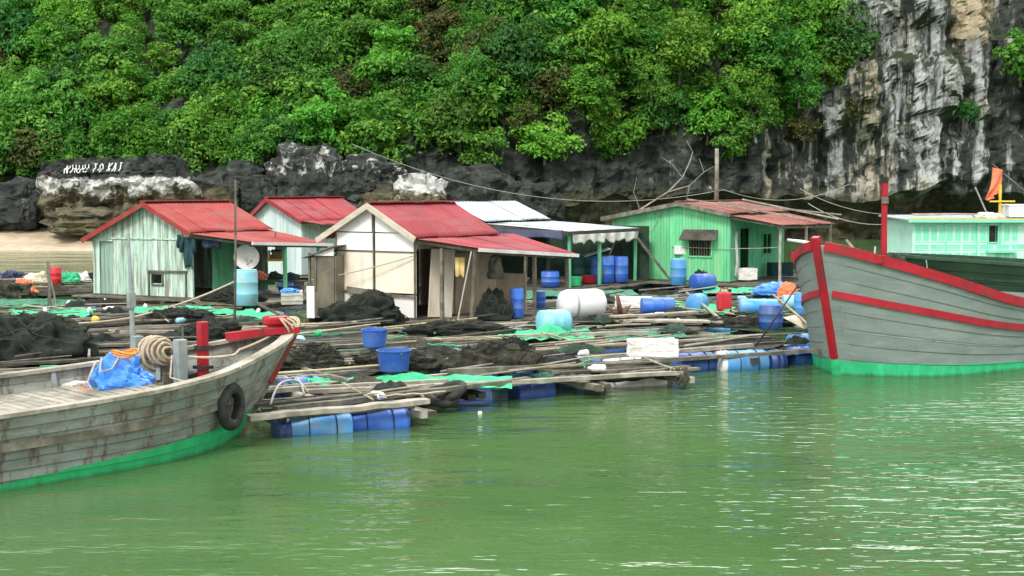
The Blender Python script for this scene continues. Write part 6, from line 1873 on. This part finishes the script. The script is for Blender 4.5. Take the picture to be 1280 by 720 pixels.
pole(945, 432, .42, 1000, 352, 36, .025, 'blackish', "black cable slanting from the raft towards the big bow", name="black_cable")
pole(1018, 305, 0, 985, 300, 46, .06, 'white_trim', "white stick propped under the roof corner beyond the red railed bow", y0=45)
pole(1062, 338, 0, 1052, 310, 36, .035, 'bamboo', "bamboo stick standing in the bow of the red railed boat", y0=35)
pole(1090, 338, 0, 1094, 308, 37, .03, 'steel', "thin grey stick next to the drum behind the red rail", y0=37)
pole(1085, 336, 0, 1058, 300, 37, .04, 'wood_light', "pale stick leaning left behind the red rail", y0=37)
pole(62, 384, .40, 60, 328, 49.5, .06, 'wood_dark', "dark mooring post standing in the gap left of the mint hut")
pole(70, 383, .40, 62, 345, 49.5, .035, 'wood', "thin stake propped against the dark mooring post")
pole(228, 470, .95, 228, 408, 22.6, .02, 'wood', "thin stick standing on the grey boat by the rope coil")
t = thing("paper_hat", at(992, 404, .60), "pale conical hat lying by the bamboo pole near the bow", "hat")
mb = MB(); mb.lathe([(.30, 0), (.16, .12), (0, .24)], Matrix.Rotation(.5, 4, 'Y'), 20); mb.build("cone", M['beige_trim'], t, solid=.01)
# bare branches
t = thing("dead_branch", Vector((atd(800, 275, 58).x, 58, 2.6)), "bare pale branches of a dead tree over the green hut roof", "branch")
mb = MB()
O = t.location
def br(pts, r0): 
    P = [atd(px, py, 58 + k * .3) - O for k, (px, py) in enumerate(pts)]
    mb.tube(P, [r0 * (1 - .7 * i / (len(P) - 1)) for i in range(len(P))], 6)
br([(783, 283), (800, 262), (835, 240), (853, 222), (862, 203), (866, 190)], .045); br([(853, 222), (840, 205), (826, 196)], .02); br([(835, 240), (862, 232), (880, 215), (892, 208)], .028); br([(800, 262), (792, 240), (796, 222)], .018); br([(862, 232), (858, 250), (846, 256)], .018); br([(866, 190), (858, 175)], .02); br([(880, 215), (874, 198)], .02)
mb.build("branches", M['wood_light'], t, smooth=True)

# ------------------------------------------------------------------ cables and ropes
GW = "thin cables strung over the fish farm"
def cable(px0, py0, d0_, px1, py1, d1_, sag, label, r=.014, mat='rope_grey'):
    return rope("cable", [atd(px0, py0, d0_), atd(px1, py1, d1_)], r, M[mat], label, sag, 40, "cable", GW)
cable(440, 180, 93, 905, 237, 95, 2.0, "long thin cable sagging across the dark cliff foot above the metal roof", .018)
cable(905, 237, 95, 1062, 230, 97, .9, "thin cable in front of the cliff above the rusty roof", .018)
cable(1010, 254, 66, 1145, 275, 52, .5, "thin cable running to the turquoise cabin roof", .016)
cable(1000, 236, 70, 1140, 268, 60, .4, "upper thin cable between the rusty roof and the turquoise cabin", .012)
rope("mooring_line", [at(0, 402, .7), at(160, 398, .6), at(293, 352, 1.1)], .028, M['rope'], "slack tan rope rising across the nets to the thin dark pole", .10)
rope("guy_rope", [H2M @ Vector((-.6, -.5, .95)), H2M @ Vector((W2 - .05, -.1, 1.72))], .016, M['rope_grey'], "thin grey rope slanting across the white hut's gable", .06)
rope("post_rope", [H2M @ Vector((W2 + 2.0, -.25, 1.9)), H2M @ Vector((W2 + 1.7, -.5, -.05))], .022, M['rope_grey'], "pale rope hanging down before the white hut's porch post", .0)
rope("wall_rope", [H5M @ Vector((2.2, -.06, 2.75)), H5M @ Vector((1.6, -.12, 1.7)), H5M @ Vector((.3, -.1, .6))], .014, M['rope_grey'], "thin rope slanting down the vivid green wall", .05)
rope("porch_line", [H5M @ Vector((2.6, -.06, 1.3)), H5M @ Vector((W5 + 1.9, -.1, 1.35))], .012, M['rope_grey'], "washing line stretched along the vivid green hut", .06)
rope("coiled_cord", [at(338, 505, .5), at(350, 480, .55), at(375, 478, .5), at(380, 494, .45)], .022, M['rope_grey'], "pale cord looped over the beams by the grey boat's bow", -.05)

# ------------------------------------------------------------------ loaded skiff at the far left
p = at(40, 372, 0)
SK = thing("small_skiff", (p.x - 6, p.y + 3, 0), "low dark skiff piled with gear near the beach at the left", "boat", rz=R(4))
sh = Hull(9.0, [(0, .1), (1, .5), (3, .75), (6, .75), (9, .5)], [(0, .8), (1.5, .62), (4, .5), (9, .6)], [(0, .05), (1, .3), (3, .55), (9, .3)], .6, keel=-.25, nstr=4)
SK.location = Vector((at(122, 366, 0).x, at(122, 366, 0).y + 1.2, 0))
sh.skin("hull", hull_mat("dark_skiff_hull", (.03, .035, .03), (.07, .075, .06), (.02, .04, .03), (.03, .06, .04), .05, (.12, .1, .07), .5, 4), SK)
mb = MB(); mb.grid(sh.deck(.18, .4, 8.8), 24, 6); mb.build("floor", M['wood'], SK)
for sd_ in (-1, 1):
    mb = MB(); sweep(mb, sh.line(1.0, sd_, 0, .02), .08, .05); mb.build("gunwale", M['wood_light'], SK)
SM = SK.matrix_basis
upright_drum(67, 356, .45, .22, .62, 'red_plastic', "red drum standing in the low dark skiff near the beach", "upright plastic drums")
for k, (px, py, rx, h, m_, lb) in enumerate(((84, 354, .6, .4, 'net_green', "green net heap in the low skiff right of the red drum"), (45, 353, .55, .35, 'beige_trim', "tan gear heap in the low skiff left of the red drum"), (103, 352, .3, .35, 'foam', "white float bundle near the bow of the low skiff"), (14, 349, .5, .32, 'tarp_navy', "violet blue cloth heap at the far left edge of the farm"), (30, 365, .4, .45, 'cloth_orange', "rusty orange gear heap beside the white foam lump"), (10, 372, .8, .5, 'net_brown', "dark brown gear heap at the left edge before the skiff"))):
    cloth_heap("gear_heap", at(px, py, .42), rx, rx * .6, h, M[m_], lb, 40 + k, "gear", crease=.8, parent_parts="heap")

# ------------------------------------------------------------------ loose litter of the rafts
gl = random.Random(77)
def raft_spot(t):
    la = max(c.bound_box[6][0] for c in t.children); lb = max(c.bound_box[6][1] for c in t.children)
    return t.matrix_basis @ Vector((gl.uniform(.2, la - .3), gl.uniform(.1, lb - .2), 0)), la, lb
bpy.context.view_layer.update()
wts = [2, 5, 1, 6, 6, 7, 5, 6, 5, 6, 6, 5, 5, 3]
for t_, w_n in zip(RAFTS, wts):
    for k in range(w_n * 2):
        p, la, lb = raft_spot(t_)
        L = gl.uniform(1.2, 3.2); a = AA + gl.choice((0, 0, 0, .12, -.12, 1.5)) + gl.uniform(-.15, .15)
        d = Vector((math.cos(a), math.sin(a), 0)) * L / 2
        z0, z1 = gl.uniform(.42, .48), gl.uniform(.42, .60)
        r_ = gl.uniform(.015, .035)
        mb = MB(); m0 = (p + Vector((0, 0, (z0 + z1) / 2 + gl.uniform(-.02, .02))))
        mb.tube([p - d + Vector((0, 0, z0)), m0, p + d + Vector((0, 0, z1))], [r_, r_ * .9, r_ * .7], 6)
        o = mb.build("loose_pole", M[gl.choice(('bamboo', 'wood', 'wood', 'wood_dark', 'wood_light'))], None, loc=p)
        tag(o, "thin weathered pole lying loose across the raft beams", "pole", "thin loose poles on the rafts")
    for k in range((w_n + 1) // 2):
        p, la, lb = raft_spot(t_); p.z = .42
        S = gl.uniform(0, 90); rx, ry = gl.uniform(.3, .7), gl.uniform(.15, .35); aa = gl.uniform(-.4, .4) + AA
        M_ = gl.choice(('net_black', 'net_black', 'net_brown', 'tarp_dark'))
        mb = MB()
        def fn(u, v):
            a = u * 2 * math.pi; r_ = v
            kx = 1 + .4 * noise.noise(Vector((math.cos(a) * 1.5, math.sin(a) * 1.5, S)))
            return Vector((math.cos(a) * rx * r_ * kx, math.sin(a) * ry * r_ * kx, max(0, .16 * (1 - r_ * r_) + .09 * noise.noise(Vector((math.cos(a) * r_ * 4, math.sin(a) * r_ * 4, S))))))
        mb.grid(fn, 26, 8)
        o = mb.build("net_scrap", M[M_], None, smooth=True); o.location = p; o.rotation_euler = (0, 0, aa)
        tag(o, "small crumpled scrap of dark net lying on the raft beams", "net", "scraps of dark net on the rafts")
    for k in range(max(1, w_n // 2)):
        p, la, lb = raft_spot(t_); p.z = .42
        mb = MB(); n_ = gl.randint(10, 16); pts = []; q = Vector((0, 0, .02)); hd_ = gl.uniform(0, 6)
        for j in range(n_):
            pts.append(q.copy()); hd_ += gl.uniform(-.9, .9); q = q + Vector((math.cos(hd_) * .16, math.sin(hd_) * .10, gl.uniform(-.02, .03))); q.z = max(.0, q.z)
        mb.tube(pts, gl.uniform(.010, .018), 5)
        o = mb.build("rope_scrap", M[gl.choice(('rope', 'rope_grey', 'rope_grey', 'green_plastic'))], None, smooth=True); o.location = p
        tag(o, "loose length of old rope snaking over the raft beams", "rope", "loose rope ends on the rafts")
    for k in range(1):
        p, la, lb = raft_spot(t_); p.z = .30
        mb = MB(); Mx = Matrix.Rotation(R(90), 4, 'Y')
        mb.lathe([(.05, -.17), (.075, -.14), (.075, .08), (.03, .15), (.03, .19), (0, .19)], Matrix.Translation((0, 0, .17)) @ Mx, 10)
        o = mb.build("plastic_bottle", M[gl.choice(('white_drum', 'cyan_drum', 'foam'))], None, smooth=True); o.location = p; o.rotation_euler = (0, 0, gl.uniform(0, 6))
        tag(o, "empty pale plastic bottle lying among the raft beams", "bottle", "empty bottles on the rafts")
for k, (px, py, w) in enumerate(((560, 452, .8), (600, 470, .9), (760, 440, .7), (830, 432, .7), (455, 420, .8), (640, 433, .7), (900, 418, .8), (340, 400, .7), (150, 405, .8), (700, 418, .7), (790, 405, .7), (360, 432, .8), (1000, 428, .6), (570, 395, .7), (840, 392, .7))):
    float_drum(px, py, .10, .24, w, AA + gl.uniform(-.1, .1), gl.choice(('blue_drum', 'navy_drum', 'sky_drum')), "blue plastic drum half hidden below the raft beams", group="drums hidden among the raft beams", strap=False)
